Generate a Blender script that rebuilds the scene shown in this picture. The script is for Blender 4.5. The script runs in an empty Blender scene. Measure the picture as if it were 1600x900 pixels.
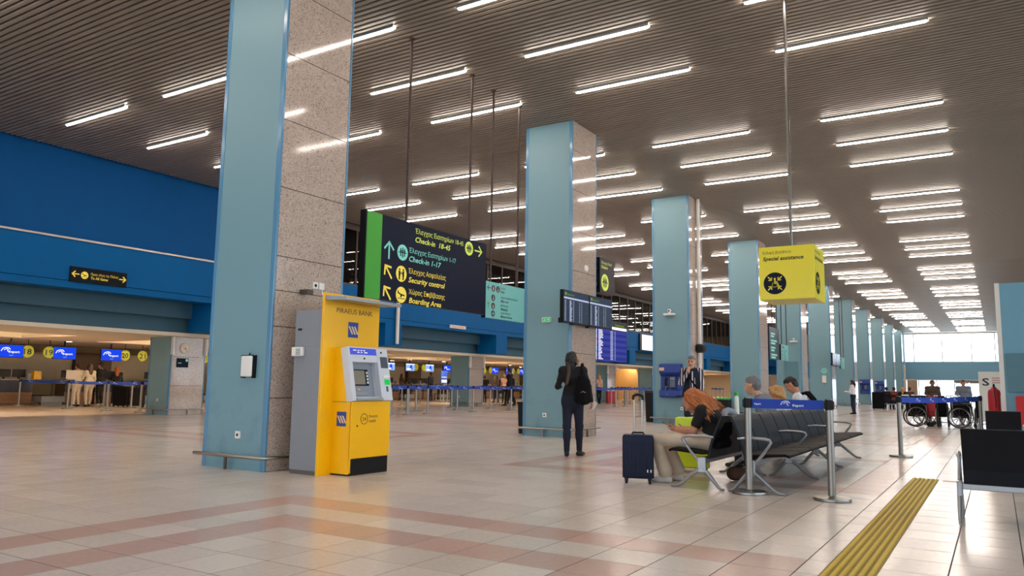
import bpy, bmesh, math, random
import numpy as np
from mathutils import Vector, Matrix

random.seed(7)
SC = bpy.context.scene
COL = SC.collection

# ------------------------------------------------------------------ camera, world, exposure
CAM_H = 1.10
FPX, YAW, PITCH, ROLL = 1210.6, 0.5573, 0.1228, 0.0153
cam_d = bpy.data.cameras.new('camera')
cam = bpy.data.objects.new('camera', cam_d)
COL.objects.link(cam)
cam_d.sensor_width = 36.0
cam_d.lens = FPX * 36.0 / 1600.0
cam_d.clip_end = 400
_f = Vector((-math.sin(YAW) * math.cos(PITCH), math.cos(YAW) * math.cos(PITCH), math.sin(PITCH)))
_r = Vector((math.cos(YAW), math.sin(YAW), 0))
_u = _r.cross(_f)
_r2 = math.cos(ROLL) * _r + math.sin(ROLL) * _u
_u2 = -math.sin(ROLL) * _r + math.cos(ROLL) * _u
_m = Matrix((_r2, _u2, -_f)).transposed().to_4x4()
_m.translation = (0, 0, CAM_H)
cam.matrix_world = _m
SC.camera = cam

W = bpy.data.worlds.new('world'); SC.world = W
W.use_nodes = True
_bg = W.node_tree.nodes['Background']
_bg.inputs[0].default_value = (0.80, 0.90, 1.0, 1)
_bg.inputs[1].default_value = 3.1

SC.view_settings.view_transform = 'Standard'
SC.view_settings.look = 'None'
SC.view_settings.gamma = 1.0
SC.view_settings.use_curve_mapping = False
SC.view_settings.exposure = 0.4
TUBE_POWER = 42.0
try:
    SC.cycles.max_bounces = 7
    SC.cycles.diffuse_bounces = 4
    SC.cycles.glossy_bounces = 4
    SC.cycles.transmission_bounces = 4
    SC.cycles.transparent_max_bounces = 10
    SC.cycles.caustics_reflective = False
    SC.cycles.caustics_refractive = False
    SC.cycles.sample_clamp_indirect = 6.0
    SC.cycles.use_denoising = True
except Exception:
    pass

# ------------------------------------------------------------------ materials
def lin(h):
    h = h.lstrip('#')
    o = []
    for i in (0, 2, 4):
        c = int(h[i:i + 2], 16) / 255
        o.append(c / 12.92 if c <= 0.04045 else ((c + 0.055) / 1.055) ** 2.4)
    return (*o, 1.0)

MATS = {}
def mat(name, color, rough=0.5, metal=0.0, noise=0.0, nscale=6.0, rnoise=0.0, spec=0.5, bump=0.0, bscale=60.0, coat=0.0, emit=None, estr=0.0, dirt=None):
    """Principled material with optional noise on colour, roughness and fine relief."""
    if name in MATS:
        return MATS[name]
    m = bpy.data.materials.new(name); m.use_nodes = True
    nt = m.node_tree; N = nt.nodes; L = nt.links
    p = N['Principled BSDF']
    c = lin(color)
    p.inputs['Base Color'].default_value = c
    p.inputs['Roughness'].default_value = rough
    p.inputs['Metallic'].default_value = metal
    p.inputs['Specular IOR Level'].default_value = spec
    if coat:
        p.inputs['Coat Weight'].default_value = coat
        p.inputs['Coat Roughness'].default_value = 0.08
    tc = N.new('ShaderNodeTexCoord')
    if noise or rnoise or dirt:
        n = N.new('ShaderNodeTexNoise'); n.inputs['Scale'].default_value = nscale; n.inputs['Detail'].default_value = 5
        L.new(tc.outputs['Object'], n.inputs['Vector'])
        if noise:
            mr = N.new('ShaderNodeMapRange'); mr.inputs[1].default_value = 0.25; mr.inputs[2].default_value = 0.75
            mr.inputs[3].default_value = 1 - noise; mr.inputs[4].default_value = 1 + noise
            L.new(n.outputs['Fac'], mr.inputs[0])
            hs = N.new('ShaderNodeHueSaturation'); hs.inputs['Color'].default_value = c
            L.new(mr.outputs[0], hs.inputs['Value']); L.new(hs.outputs[0], p.inputs['Base Color'])
        if rnoise:
            mr2 = N.new('ShaderNodeMapRange'); mr2.inputs[1].default_value = 0.3; mr2.inputs[2].default_value = 0.7
            mr2.inputs[3].default_value = max(0.02, rough - rnoise); mr2.inputs[4].default_value = rough + rnoise
            L.new(n.outputs['Fac'], mr2.inputs[0]); L.new(mr2.outputs[0], p.inputs['Roughness'])
    if bump:
        n2 = N.new('ShaderNodeTexNoise'); n2.inputs['Scale'].default_value = bscale
        L.new(tc.outputs['Object'], n2.inputs['Vector'])
        b = N.new('ShaderNodeBump'); b.inputs['Strength'].default_value = bump; b.inputs['Distance'].default_value = 0.004
        L.new(n2.outputs['Fac'], b.inputs['Height']); L.new(b.outputs[0], p.inputs['Normal'])
    if emit:
        p.inputs['Emission Color'].default_value = lin(emit)
        p.inputs['Emission Strength'].default_value = estr
    MATS[name] = m
    return m

def granite_mat():
    m = bpy.data.materials.new('polished_granite'); m.use_nodes = True
    nt = m.node_tree; N = nt.nodes; L = nt.links; p = N['Principled BSDF']
    tc = N.new('ShaderNodeTexCoord')
    v = N.new('ShaderNodeTexVoronoi'); v.inputs['Scale'].default_value = 85
    L.new(tc.outputs['Object'], v.inputs['Vector'])
    sep = N.new('ShaderNodeSeparateColor'); L.new(v.outputs['Color'], sep.inputs[0])
    r = N.new('ShaderNodeValToRGB'); e = r.color_ramp.elements
    e[0].position = 0.0; e[0].color = lin('#75655d'); e[1].position = 1.0; e[1].color = lin('#c9b5a6')
    a = e.new(0.13); a.color = lin('#97847a'); a = e.new(0.2); a.color = lin('#b39f91'); a = e.new(0.7); a.color = lin('#bfab9c')
    L.new(sep.outputs[0], r.inputs[0])
    n = N.new('ShaderNodeTexNoise'); n.inputs['Scale'].default_value = 2.2; L.new(tc.outputs['Object'], n.inputs['Vector'])
    mr = N.new('ShaderNodeMapRange'); mr.inputs[3].default_value = 0.85; mr.inputs[4].default_value = 1.12; L.new(n.outputs['Fac'], mr.inputs[0])
    hs = N.new('ShaderNodeHueSaturation'); L.new(r.outputs[0], hs.inputs['Color']); L.new(mr.outputs[0], hs.inputs['Value'])
    hs.inputs['Saturation'].default_value = 0.9
    L.new(hs.outputs[0], p.inputs['Base Color'])
    p.inputs['Roughness'].default_value = 0.07
    p.inputs['Specular IOR Level'].default_value = 0.6
    return m

def paint_mat():
    """Column paint: pale blue with scuffs at hand and trolley height."""
    m = bpy.data.materials.new('column_blue_paint'); m.use_nodes = True
    nt = m.node_tree; N = nt.nodes; L = nt.links; p = N['Principled BSDF']
    tc = N.new('ShaderNodeTexCoord')
    n = N.new('ShaderNodeTexNoise'); n.inputs['Scale'].default_value = 3.4; n.inputs['Detail'].default_value = 6
    L.new(tc.outputs['Object'], n.inputs['Vector'])
    sx = N.new('ShaderNodeSeparateXYZ'); L.new(tc.outputs['Object'], sx.inputs[0])
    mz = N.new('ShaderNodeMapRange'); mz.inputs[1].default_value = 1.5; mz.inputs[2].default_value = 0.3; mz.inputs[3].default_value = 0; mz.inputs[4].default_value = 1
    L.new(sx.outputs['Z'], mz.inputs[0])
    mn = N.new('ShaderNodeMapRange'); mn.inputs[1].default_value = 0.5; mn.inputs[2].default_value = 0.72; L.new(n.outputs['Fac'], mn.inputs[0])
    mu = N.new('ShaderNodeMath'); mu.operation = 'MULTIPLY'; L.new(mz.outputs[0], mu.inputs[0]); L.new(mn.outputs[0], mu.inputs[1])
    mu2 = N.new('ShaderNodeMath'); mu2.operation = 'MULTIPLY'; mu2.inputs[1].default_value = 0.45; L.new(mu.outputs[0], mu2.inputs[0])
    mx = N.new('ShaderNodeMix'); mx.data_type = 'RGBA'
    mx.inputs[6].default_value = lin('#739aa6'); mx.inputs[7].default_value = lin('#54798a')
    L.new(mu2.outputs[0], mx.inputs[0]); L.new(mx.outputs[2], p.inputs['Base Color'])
    p.inputs['Roughness'].default_value = 0.42
    return m

def tile_mat(name, color, rough):
    m = bpy.data.materials.new(name); m.use_nodes = True
    nt = m.node_tree; N = nt.nodes; L = nt.links; p = N['Principled BSDF']
    ge = N.new('ShaderNodeNewGeometry')
    # one shade per tile: snap position to the tile grid
    vm = N.new('ShaderNodeVectorMath'); vm.operation = 'SNAP'; vm.inputs[1].default_value = (0.395, 0.4065, 10.0)
    ad = N.new('ShaderNodeVectorMath'); ad.operation = 'ADD'; ad.inputs[1].default_value = (3.86 + 39.5, -4.21 + 40.65, 5.0)
    L.new(ge.outputs['Position'], ad.inputs[0]); L.new(ad.outputs[0], vm.inputs[0])
    wn = N.new('ShaderNodeTexWhiteNoise'); wn.noise_dimensions = '3D'; L.new(vm.outputs[0], wn.inputs[0])
    n = N.new('ShaderNodeTexNoise'); n.inputs['Scale'].default_value = 26; n.inputs['Detail'].default_value = 6; L.new(ge.outputs['Position'], n.inputs['Vector'])
    mr = N.new('ShaderNodeMapRange'); mr.inputs[3].default_value = 0.93; mr.inputs[4].default_value = 1.05; L.new(wn.outputs[0], mr.inputs[0])
    mr2 = N.new('ShaderNodeMapRange'); mr2.inputs[1].default_value = .3; mr2.inputs[2].default_value = .7; mr2.inputs[3].default_value = 0.95; mr2.inputs[4].default_value = 1.05; L.new(n.outputs['Fac'], mr2.inputs[0])
    mu = N.new('ShaderNodeMath'); mu.operation = 'MULTIPLY'; L.new(mr.outputs[0], mu.inputs[0]); L.new(mr2.outputs[0], mu.inputs[1])
    hs = N.new('ShaderNodeHueSaturation'); hs.inputs['Color'].default_value = lin(color); L.new(mu.outputs[0], hs.inputs['Value'])
    L.new(hs.outputs[0], p.inputs['Base Color'])
    n3 = N.new('ShaderNodeTexNoise'); n3.inputs['Scale'].default_value = 1.3; L.new(ge.outputs['Position'], n3.inputs['Vector'])
    mr3 = N.new('ShaderNodeMapRange'); mr3.inputs[3].default_value = rough - .05; mr3.inputs[4].default_value = rough + .06; L.new(n3.outputs['Fac'], mr3.inputs[0])
    L.new(mr3.outputs[0], p.inputs['Roughness'])
    p.inputs['Specular IOR Level'].default_value = 0.5
    return m

def glass_mat(name='window_glass', tint='#ffffff', refl=1.0):
    m = bpy.data.materials.new(name); m.use_nodes = True
    nt = m.node_tree; N = nt.nodes; L = nt.links
    out = N['Material Output']; N.remove(N['Principled BSDF'])
    t = N.new('ShaderNodeBsdfTransparent'); t.inputs[0].default_value = lin(tint)
    g = N.new('ShaderNodeBsdfGlossy'); g.inputs['Roughness'].default_value = 0.02
    fr = N.new('ShaderNodeFresnel'); fr.inputs[0].default_value = 1.5
    mx = N.new('ShaderNodeMixShader'); L.new(fr.outputs[0], mx.inputs[0]); L.new(t.outputs[0], mx.inputs[1]); L.new(g.outputs[0], mx.inputs[2])
    L.new(mx.outputs[0], out.inputs[0])
    return m

def emit_mat(name, color, s):
    if name in MATS: return MATS[name]
    m = bpy.data.materials.new(name); m.use_nodes = True
    nt = m.node_tree; N = nt.nodes; L = nt.links
    N.remove(N['Principled BSDF'])
    e = N.new('ShaderNodeEmission'); e.inputs[0].default_value = lin(color); e.inputs[1].default_value = s
    L.new(e.outputs[0], N['Material Output'].inputs[0])
    MATS[name] = m
    return m

def stripe_mat(name, c1, c2, scale, axis='X', width=0.35):
    m = bpy.data.materials.new(name); m.use_nodes = True
    nt = m.node_tree; N = nt.nodes; L = nt.links; p = N['Principled BSDF']
    tc = N.new('ShaderNodeTexCoord'); w = N.new('ShaderNodeTexWave'); w.bands_direction = axis
    w.inputs['Scale'].default_value = scale; w.inputs['Distortion'].default_value = 0.6; w.inputs['Detail'].default_value = 1
    L.new(tc.outputs['Object'], w.inputs['Vector'])
    r = N.new('ShaderNodeValToRGB'); r.color_ramp.interpolation = 'CONSTANT'
    r.color_ramp.elements[0].color = lin(c1); r.color_ramp.elements[1].color = lin(c2); r.color_ramp.elements[1].position = 1 - width
    L.new(w.outputs[0], r.inputs[0]); L.new(r.outputs[0], p.inputs['Base Color']); p.inputs['Roughness'].default_value = .9
    return m

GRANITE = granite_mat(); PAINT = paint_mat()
TILE_C = tile_mat('cream_floor_tile', '#d9cabd', 0.2)
TILE_P = tile_mat('pink_floor_tile', '#cba899', 0.2)
GLASS = glass_mat()
GLASS_DARK = glass_mat('tinted_glass', '#e2d8cc')
M = lambda k: MATS[k]
mat('grout', '#40342e', .9)
mat('trim_blue', '#5a8cae', .16, noise=.05, nscale=3)
mat('column_core', '#5a8aa0', .5)
mat('steel', '#a39c94', .3, metal=1)
mat('steel_dark', '#77736e', .32, metal=1)
mat('brushed', '#94918c', .36, metal=1)
mat('alu', '#a4a6aa', .4, metal=.85)
mat('chrome', '#d5d5d5', .12, metal=1)
mat('black_plastic', '#101114', .45, spec=.25, noise=.08, nscale=20)
mat('black_matte', '#101113', .7)
mat('black_fabric', '#0e0e12', .9, spec=.15, noise=.12, nscale=30, bump=.2, bscale=180)
mat('slat', '#877d73', .42, noise=.07, nscale=1.2)
mat('plenum', '#14110f', .9)
mat('wall_blue', '#005a96', .6, noise=.05, nscale=2.0, spec=.12)
mat('wall_blue_upper', '#004c88', .6, noise=.05, nscale=2.0, spec=.12)
mat('lintel_teal', '#3a6275', .6, noise=.05, nscale=2.0)
mat('cream', '#d8cbb4', .7, noise=.03, nscale=3)
mat('cream_ceiling', '#efe2cc', .8, noise=.02, nscale=3)
mat('beam_brown', '#8d7c67', .7, noise=.04)
mat('panel_brown', '#5b4635', .6, noise=.08, nscale=4)
mat('mullion_brown', '#3a2620', .5, noise=.05)
mat('white_plastic', '#e6e4de', .4)
mat('grey_plastic', '#8c9094', .45)
mat('grey_metal', '#84888f', .42, noise=.03, nscale=4)
mat('sign_navy', '#141a2e', .5, spec=.12)
mat('sign_black', '#111217', .5, spec=.12)
mat('sign_grey', '#403b3e', .5, spec=.15)
mat('yellow_atm', '#f5b800', .32, noise=.02, nscale=3)
mat('sign_lime', '#cfe05a', .5, emit='#cfe05a', estr=.15)
mat('sign_yellow', '#f0d94e', .5, emit='#f0d94e', estr=.15)
mat('sign_mint', '#7fd6c6', .5, emit='#7fd6c6', estr=.12)
mat('sign_teal_board', '#7cc4bd', .4, noise=.02)
mat('sign_green', '#3fa32c', .4, noise=.03)
mat('cube_yellow', '#ecdc16', .3, noise=.02, nscale=3)
mat('belt_blue', '#123fa8', .7, noise=.05, nscale=10)
mat('print_white', '#e9edf2', .6)
mat('print_dark', '#2b2630', .6)
mat('tactile', '#cfae2e', .6, noise=.08, nscale=12); mat('tactile_base', '#927a20', .7, noise=.1, nscale=12)
mat('seat_black', '#17110f', .65, spec=.12, noise=.06, nscale=12)
mat('seat_blue_black', '#13171f', .42, spec=.22, noise=.06, nscale=12)
mat('phone_blue', '#233f8f', .4, noise=.05)
mat('suitcase_navy', '#0e1630', .5, spec=.25, noise=.06, nscale=8)
mat('lime', '#c7da1c', .4, noise=.04)
mat('red', '#b3202a', .45, noise=.05)
mat('red_panel', '#c81d20', .5)
mat('booth_blue', '#6ea5bd', .5, noise=.03)
mat('booth_panel', '#55808f', .55, noise=.03)
mat('end_blue', '#6d9db4', .6)
mat('wood', '#7b5a3c', .5, noise=.12, nscale=9)
mat('desk_navy', '#121a33', .4)
mat('green_lid', '#2fae4b', .45)
mat('rubber', '#131313', .8)
mat('bronze_frame', '#a88a6d', .5)
mat('door_grey', '#6d706f', .4)
mat('poster_white', '#d9d6cf', .6)
TUBE = emit_mat('tube_light', '#fff1e4', TUBE_POWER)
emit_mat('warm_downlight', '#ffe2bc', 45); emit_mat('cove_glow', '#ffe2bc', 150)
emit_mat('screen_blue', '#1a3fd0', 1.0)
emit_mat('screen_white', '#e8f0ff', 1.1)
emit_mat('board_blue', '#4046a0', .75)
emit_mat('board_blue_dark', '#343a8c', .7)
emit_mat('board_white', '#f4f0ff', 1.0)
emit_mat('board_orange', '#ffa040', 1.2)
emit_mat('board_cyan', '#70d8ff', 1.2)
emit_mat('board_grey', '#a9b4c8', .55)
emit_mat('board_grey_head', '#b8bfdc', .8)
emit_mat('board_green', '#8fb02c', .6)
emit_mat('exit_green', '#2fae62', .9)
emit_mat('screen_pic', '#8fb3e8', .9)
emit_mat('atm_header', '#5560d8', .7)
emit_mat('atm_green', '#27c058', .8)

# ------------------------------------------------------------------ mesh helpers
class MB:
    def __init__(s): s.v = []; s.f = []; s.mi = []; s.cur = 0
    def add(s, vs, fs, flip=False):
        b = len(s.v); s.v += [tuple(p) for p in vs]
        for q in fs:
            q = [b + i for i in q]
            s.f.append(q[::-1] if flip else q); s.mi.append(s.cur)
        return s
    def box(s, x0, x1, y0, y1, z0, z1):
        vs = [(x0,y0,z0),(x1,y0,z0),(x1,y1,z0),(x0,y1,z0),(x0,y0,z1),(x1,y0,z1),(x1,y1,z1),(x0,y1,z1)]
        return s.add(vs, [(3,2,1,0),(4,5,6,7),(0,1,5,4),(1,2,6,5),(2,3,7,6),(3,0,4,7)])
    def cyl(s, a, b, r0, r1=None, n=12, caps=True):
        r1 = r0 if r1 is None else r1
        a = Vector(a); b = Vector(b); d = (b - a).normalized()
        t = Vector((0, 0, 1)) if abs(d.z) < .9 else Vector((1, 0, 0))
        x = d.cross(t).normalized(); y = d.cross(x)
        vs = [a + r0 * (x * math.cos(2*math.pi*i/n) + y * math.sin(2*math.pi*i/n)) for i in range(n)]
        vs += [b + r1 * (x * math.cos(2*math.pi*i/n) + y * math.sin(2*math.pi*i/n)) for i in range(n)]
        fs = [(i, (i+1) % n, n + (i+1) % n, n + i) for i in range(n)]
        if caps: fs += [tuple(range(n))[::-1], tuple(range(n, 2*n))]
        return s.add(vs, fs)
    def tube(s, pts, r, n=8, closed=False, flat=None):
        pts = [Vector(p) for p in pts]; m = len(pts); rings = []
        prev = None
        for i, p in enumerate(pts):
            if closed: d = pts[(i+1) % m] - pts[i-1]
            else: d = pts[min(i+1, m-1)] - pts[max(i-1, 0)]
            d.normalize()
            if prev is None:
                t = Vector((0,0,1)) if abs(d.z) < .9 else Vector((1,0,0)); x = d.cross(t).normalized()
            else:
                x = (prev - d * prev.dot(d)).normalized()
            prev = x; y = d.cross(x)
            rr = r[i] if isinstance(r, (list, tuple)) else r
            k = flat or 1.0
            rings.append([p + rr * (x * math.cos(2*math.pi*j/n) * k + y * math.sin(2*math.pi*j/n)) for j in range(n)])
        vs = [q for g in rings for q in g]; fs = []
        for i in range(m if closed else m-1):
            a = i*n; b = ((i+1) % m)*n
            for j in range(n): fs.append((a+j, a+(j+1) % n, b+(j+1) % n, b+j))
        if not closed: fs += [tuple(range(n))[::-1], tuple(range((m-1)*n, m*n))]
        return s.add(vs, fs)
    def lathe(s, prof, cx=0, cy=0, n=20):
        vs = []; fs = []
        for r, z in prof:
            for i in range(n): vs.append((cx + r*math.cos(2*math.pi*i/n), cy + r*math.sin(2*math.pi*i/n), z))
        for k in range(len(prof)-1):
            for i in range(n): fs.append((k*n+i, k*n+(i+1) % n, (k+1)*n+(i+1) % n, (k+1)*n+i))
        fs += [tuple(range(n))[::-1], tuple(range((len(prof)-1)*n, len(prof)*n))]
        return s.add(vs, fs)
    def prism(s, poly, o, ax, ay, az, t):
        """polygon (2-D list) in the plane o + u*ax + v*ay, thickened by t along az"""
        o = Vector(o); ax = Vector(ax); ay = Vector(ay); az = Vector(az); n = len(poly)
        vs = [o + ax*u + ay*v for u, v in poly] + [o + ax*u + ay*v + az*t for u, v in poly]
        area = sum(poly[i][0]*poly[(i+1) % n][1] - poly[(i+1) % n][0]*poly[i][1] for i in range(n))
        flip = (area < 0) != (ax.cross(ay).dot(az) < 0)
        fs = [tuple(range(n))[::-1], tuple(range(n, 2*n))] + [(i, (i+1) % n, n+(i+1) % n, n+i) for i in range(n)]
        return s.add(vs, fs, flip)
    def ball(s, c, r, n=12, m=8, sx=1, sy=1, sz=1):
        c = Vector(c); vs = []; fs = []
        for k in range(m+1):
            th = math.pi*k/m
            for i in range(n):
                ph = 2*math.pi*i/n
                vs.append(c + Vector((r*sx*math.sin(th)*math.cos(ph), r*sy*math.sin(th)*math.sin(ph), -r*sz*math.cos(th))))
        for k in range(m):
            for i in range(n): fs.append((k*n+i, k*n+(i+1) % n, (k+1)*n+(i+1) % n, (k+1)*n+i))
        return s.add(vs, fs)
    def mesh(s, name, mats, smooth=False, bevel=0.0, segs=2):
        me = bpy.data.meshes.new(name)
        me.from_pydata(s.v, [], s.f); 
        if not isinstance(mats, (list, tuple)): mats = [mats]
        for m in mats: me.materials.append(m)
        if len(mats) > 1: me.polygons.foreach_set('material_index', s.mi)
        if bevel:
            bm = bmesh.new(); bm.from_mesh(me)
            bmesh.ops.remove_doubles(bm, verts=bm.verts, dist=1e-5)
            es = [e for e in bm.edges if len(e.link_faces) == 2 and e.calc_face_angle(0) > .5]
            try: bmesh.ops.bevel(bm, geom=es, offset=bevel, segments=segs, affect='EDGES', profile=.6, clamp_overlap=True)
            except Exception: pass
            bm.to_mesh(me); bm.free()
        if smooth:
            me.polygons.foreach_set('use_smooth', [True]*len(me.polygons))
            try: me.set_sharp_from_angle(angle=math.radians(38))
            except Exception: pass
        me.validate(); me.update()
        return me

def obj(name, mb, m, parent=None, smooth=False, bevel=0.0, label=None, segs=2):
    me = mb.mesh(name, m, smooth, bevel, segs) if isinstance(mb, MB) else mb
    o = bpy.data.objects.new(name, me); COL.objects.link(o)
    if parent is not None: o.parent = parent
    if label: o['label'] = label
    return o
def tag(o, label=None, cat=None, group=None, kind=None):
    if label: o['label'] = label
    if cat: o['category'] = cat
    if group: o['group'] = group
    if kind: o['kind'] = kind
    return o
def thing(name, label, cat, loc=(0,0,0), rz=0.0, group=None, kind=None):
    o = bpy.data.objects.new(name, None); COL.objects.link(o)
    o.empty_display_size = .1
    o.location = loc; o.rotation_euler = (0, 0, rz)
    return tag(o, label, cat, group, kind)
def struct(name, mb, m, parent=None, **k):
    o = obj(name, mb, m, parent, **k)
    if parent is None: o['kind'] = 'structure'
    return o
def dup(root, loc=None, rz=None, label=None, group=None):
    def rec(o, par):
        c = o.copy(); COL.objects.link(c)
        if par is not None: c.parent = par
        for ch in list(o.children): rec(ch, c)
        return c
    r = rec(root, None)
    if loc is not None: r.location = loc
    if rz is not None: r.rotation_euler = (0, 0, rz)
    if label: r['label'] = label
    if group: r['group'] = group
    return r
def one(name, mb, m, label, cat, group=None, kind=None, **k):
    return tag(obj(name, mb, m, None, **k), label, cat, group, kind)

# ------------------------------------------------------------------ flat print (lettering, arrows, pictograms)
_TG = {}
def text_geo(s, bold=False, italic=False):
    k = (s, bold, italic)
    if k in _TG: return _TG[k]
    cu = bpy.data.curves.new('t', 'FONT'); cu.body = s; cu.size = 1.0; cu.resolution_u = 2
    if bold: cu.offset = 0.018
    if italic: cu.shear = 0.2
    o = bpy.data.objects.new('t', cu); COL.objects.link(o)
    bpy.context.view_layer.update()
    dg = bpy.context.evaluated_depsgraph_get(); me = o.evaluated_get(dg).to_mesh()
    v = [(p.co.x, p.co.y) for p in me.vertices]; f = [tuple(p.vertices) for p in me.polygons]
    o.evaluated_get(dg).to_mesh_clear()
    bpy.data.objects.remove(o); bpy.data.curves.remove(cu)
    _TG[k] = (v, f)
    return _TG[k]

class Sheet:
    """flat print on a board: origin o, right R, up U; collects shapes per colour"""
    def __init__(s, o, R, U):
        s.o = Vector(o); s.R = Vector(R); s.U = Vector(U); s.N = s.R.cross(s.U); s.d = {}
    def mb(s, m): return s.d.setdefault(m, MB())
    def P(s, u, v, h=.002): return s.o + s.R*u + s.U*v + s.N*h
    def poly(s, m, pts, h=.002):
        s.mb(m).prism(pts, s.o + s.N*(h-.0015), s.R, s.U, s.N, .0015)
    def rect(s, m, u0, u1, v0, v1, h=.002): s.poly(m, [(u0,v0),(u1,v0),(u1,v1),(u0,v1)], h)
    def disc(s, m, u, v, r, h=.002, n=24, sy=1): s.poly(m, [(u + r*math.cos(2*math.pi*i/n), v + sy*r*math.sin(2*math.pi*i/n)) for i in range(n)], h)
    def line(s, m, pts, w, h=.002):
        for (a, b), (c, d) in zip(pts[:-1], pts[1:]):
            L = math.hypot(c-a, d-b) or 1e-6; nx, ny = -(d-b)/L*w/2, (c-a)/L*w/2
            ex, ey = (c-a)/L*w*.35, (d-b)/L*w*.35
            s.poly(m, [(a-ex+nx, b-ey+ny), (a-ex-nx, b-ey-ny), (c+ex-nx, d+ey-ny), (c+ex+nx, d+ey+ny)], h)
    def ring(s, m, u, v, r, w, h=.002, a0=0, a1=2*math.pi, n=24):
        s.line(m, [(u + r*math.cos(a0+(a1-a0)*i/n), v + r*math.sin(a0+(a1-a0)*i/n)) for i in range(n+1)], w, h)
    def text(s, m, t, u, v, size, width=None, bold=False, italic=False, h=.002, center=False):
        vs, fs = text_geo(t, bold, italic)
        if not vs: return
        x0 = min(p[0] for p in vs); x1 = max(p[0] for p in vs)
        kx = size if width is None else width/(x1-x0)
        off = -(x1-x0)*kx/2 if center else 0
        s.mb(m).add([s.P(u + off + (p[0]-x0)*kx, v + p[1]*size, h) for p in vs], fs)
    def arrow(s, m, u, v, L, ang, w, h=.002):
        c, sn = math.cos(ang), math.sin(ang)
        def T(a, b): return (u + a*c - b*sn, v + a*sn + b*c)
        s.line(m, [T(-L/2, 0), T(L/2, 0)], w, h)
        s.line(m, [T(L*.08, L*.40), T(L/2, 0), T(L*.08, -L*.40)], w, h)
    def build(s, parent, name='lettering'):
        for m, b in s.d.items():
            obj(name, b, m, parent)

def icon_people(sh, disc, fig, u, v, r):
    sh.disc(disc, u, v, r)
    sh.rect(fig, u-r*.8, u+r*.8, v-.06*r, v+.03*r, h=.004)
    for i, q in ((-1, .8), (0, 1.0), (1, .8)):
        x = u + i*r*.36
        sh.disc(fig, x, v+.52*r*q, .1*r, h=.004, n=10)
        sh.rect(fig, x-.13*r, x+.13*r, v-.05*r, v+.38*r*q, h=.004)
        sh.rect(fig, x-.10*r, x-.02*r, v-.62*r*q, v, h=.004); sh.rect(fig, x+.02*r, x+.10*r, v-.62*r*q, v, h=.004)
def icon_security(sh, disc, fig, u, v, r):
    sh.disc(disc, u, v, r)
    for i in (-1, 1):
        x = u + i*r*.36
        sh.disc(fig, x, v+.52*r, .13*r, h=.004, n=10)
        sh.rect(fig, x-.16*r, x+.16*r, v-.3*r, v+.36*r, h=.004)
        sh.rect(fig, x-.12*r, x+.12*r, v-.75*r, v-.3*r, h=.004)
    sh.rect(fig, u-.25*r, u+.25*r, v+.0*r, v+.12*r, h=.004)
def icon_plane(sh, disc, fig, u, v, r):
    sh.disc(disc, u, v, r)
    sh.line(fig, [(u-.62*r, v+.22*r), (u-.1*r, v+.05*r), (u+.6*r, v-.05*r)], .16*r, h=.004)
    sh.poly(fig, [(u-.62*r, v+.18*r), (u-.72*r, v+.5*r), (u-.58*r, v+.5*r), (u-.4*r, v+.15*r)], h=.004)
    sh.poly(fig, [(u-.12*r, v+.05*r), (u+.28*r, v+.02*r), (u-.05*r, v-.34*r), (u-.2*r, v-.34*r)], h=.004)
    sh.rect(fig, u-.7*r, u+.7*r, v-.5*r, v-.42*r, h=.004)
def icon_bird(sh, m, u, v, w, h=.002):
    """the airline-style swoosh emblem printed beside the word on belts and screens"""
    sh.line(m, [(u-.5*w, v-.12*w), (u-.38*w, v+.12*w), (u-.1*w, v+.22*w), (u+.15*w, v+.2*w), (u+.3*w, v+.05*w)], .07*w, h)
    sh.line(m, [(u-.25*w, v-.02*w), (u-.05*w, v+.1*w), (u+.12*w, v+.04*w), (u+.05*w, v-.1*w), (u+.2*w, v-.18*w)], .06*w, h)

# ================================================================== SETTING
CEIL = 6.8
def cam_px(p):
    q = cam.matrix_world.inverted() @ Vector(p)
    if q.z > -.05: return None
    return 800 + FPX*q.x/-q.z, 450 - FPX*q.y/-q.z

# ---- floor: every tile has its own edges, joints are recessed
TX, TY, AX, AY = 0.395, 0.4065, -3.86, 4.21
def is_pink(i, j):
    jj = (j - 12) % 20
    if jj > 10: return False
    dj = min(jj, 10 - jj)
    for i0, i1 in ((-5, 6), (-34, -17)):
        if i0 <= i <= i1 and (i0 > -10 or j > 6):
            return min(i - i0, i1 - i, dj) in (0, 2)
    return False
fb = MB(); fb.box(-36, 7.2, -8.2, 88, -.25, -.0011)
floor = struct('floor', fb, M('grout'))
J = 0.0048
def tile_mb(n_cells):
    b = MB()
    for i, j in n_cells:
        x0 = AX + i*TX + J; x1 = AX + (i+1)*TX - J; y0 = AY + j*TY + J; y1 = AY + (j+1)*TY - J
        if y0 < 26 and x0 > -16:
            b.add([(x0,y0,0),(x1,y0,0),(x1,y1,0),(x0,y1,0),(x0-.001,y0-.001,-.0011),(x1+.001,y0-.001,-.0011),(x1+.001,y1+.001,-.0011),(x0-.001,y1+.001,-.0011)],
                  [(0,1,2,3),(4,5,1,0),(5,6,2,1),(6,7,3,2),(7,4,0,3)])
        else:
            b.add([(x0,y0,0),(x1,y0,0),(x1,y1,0),(x0,y1,0)], [(0,1,2,3)])
    return b
cells = [(i, j) for i in range(-81, 28) for j in range(-30, 206)]
near = []
for i, j in cells:
    c = (AX + (i+.5)*TX, AY + (j+.5)*TY, 0)
    if abs(c[0]) + abs(c[1]) > 22: continue
    p = cam_px(c)
    if p and -40 < p[0] < 1640 and -20 < p[1] < 930: near.append((math.hypot(c[0], c[1]), i, j))
near.sort(); near_set = {(i, j) for _, i, j in near[:296]}
tm = {}
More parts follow.
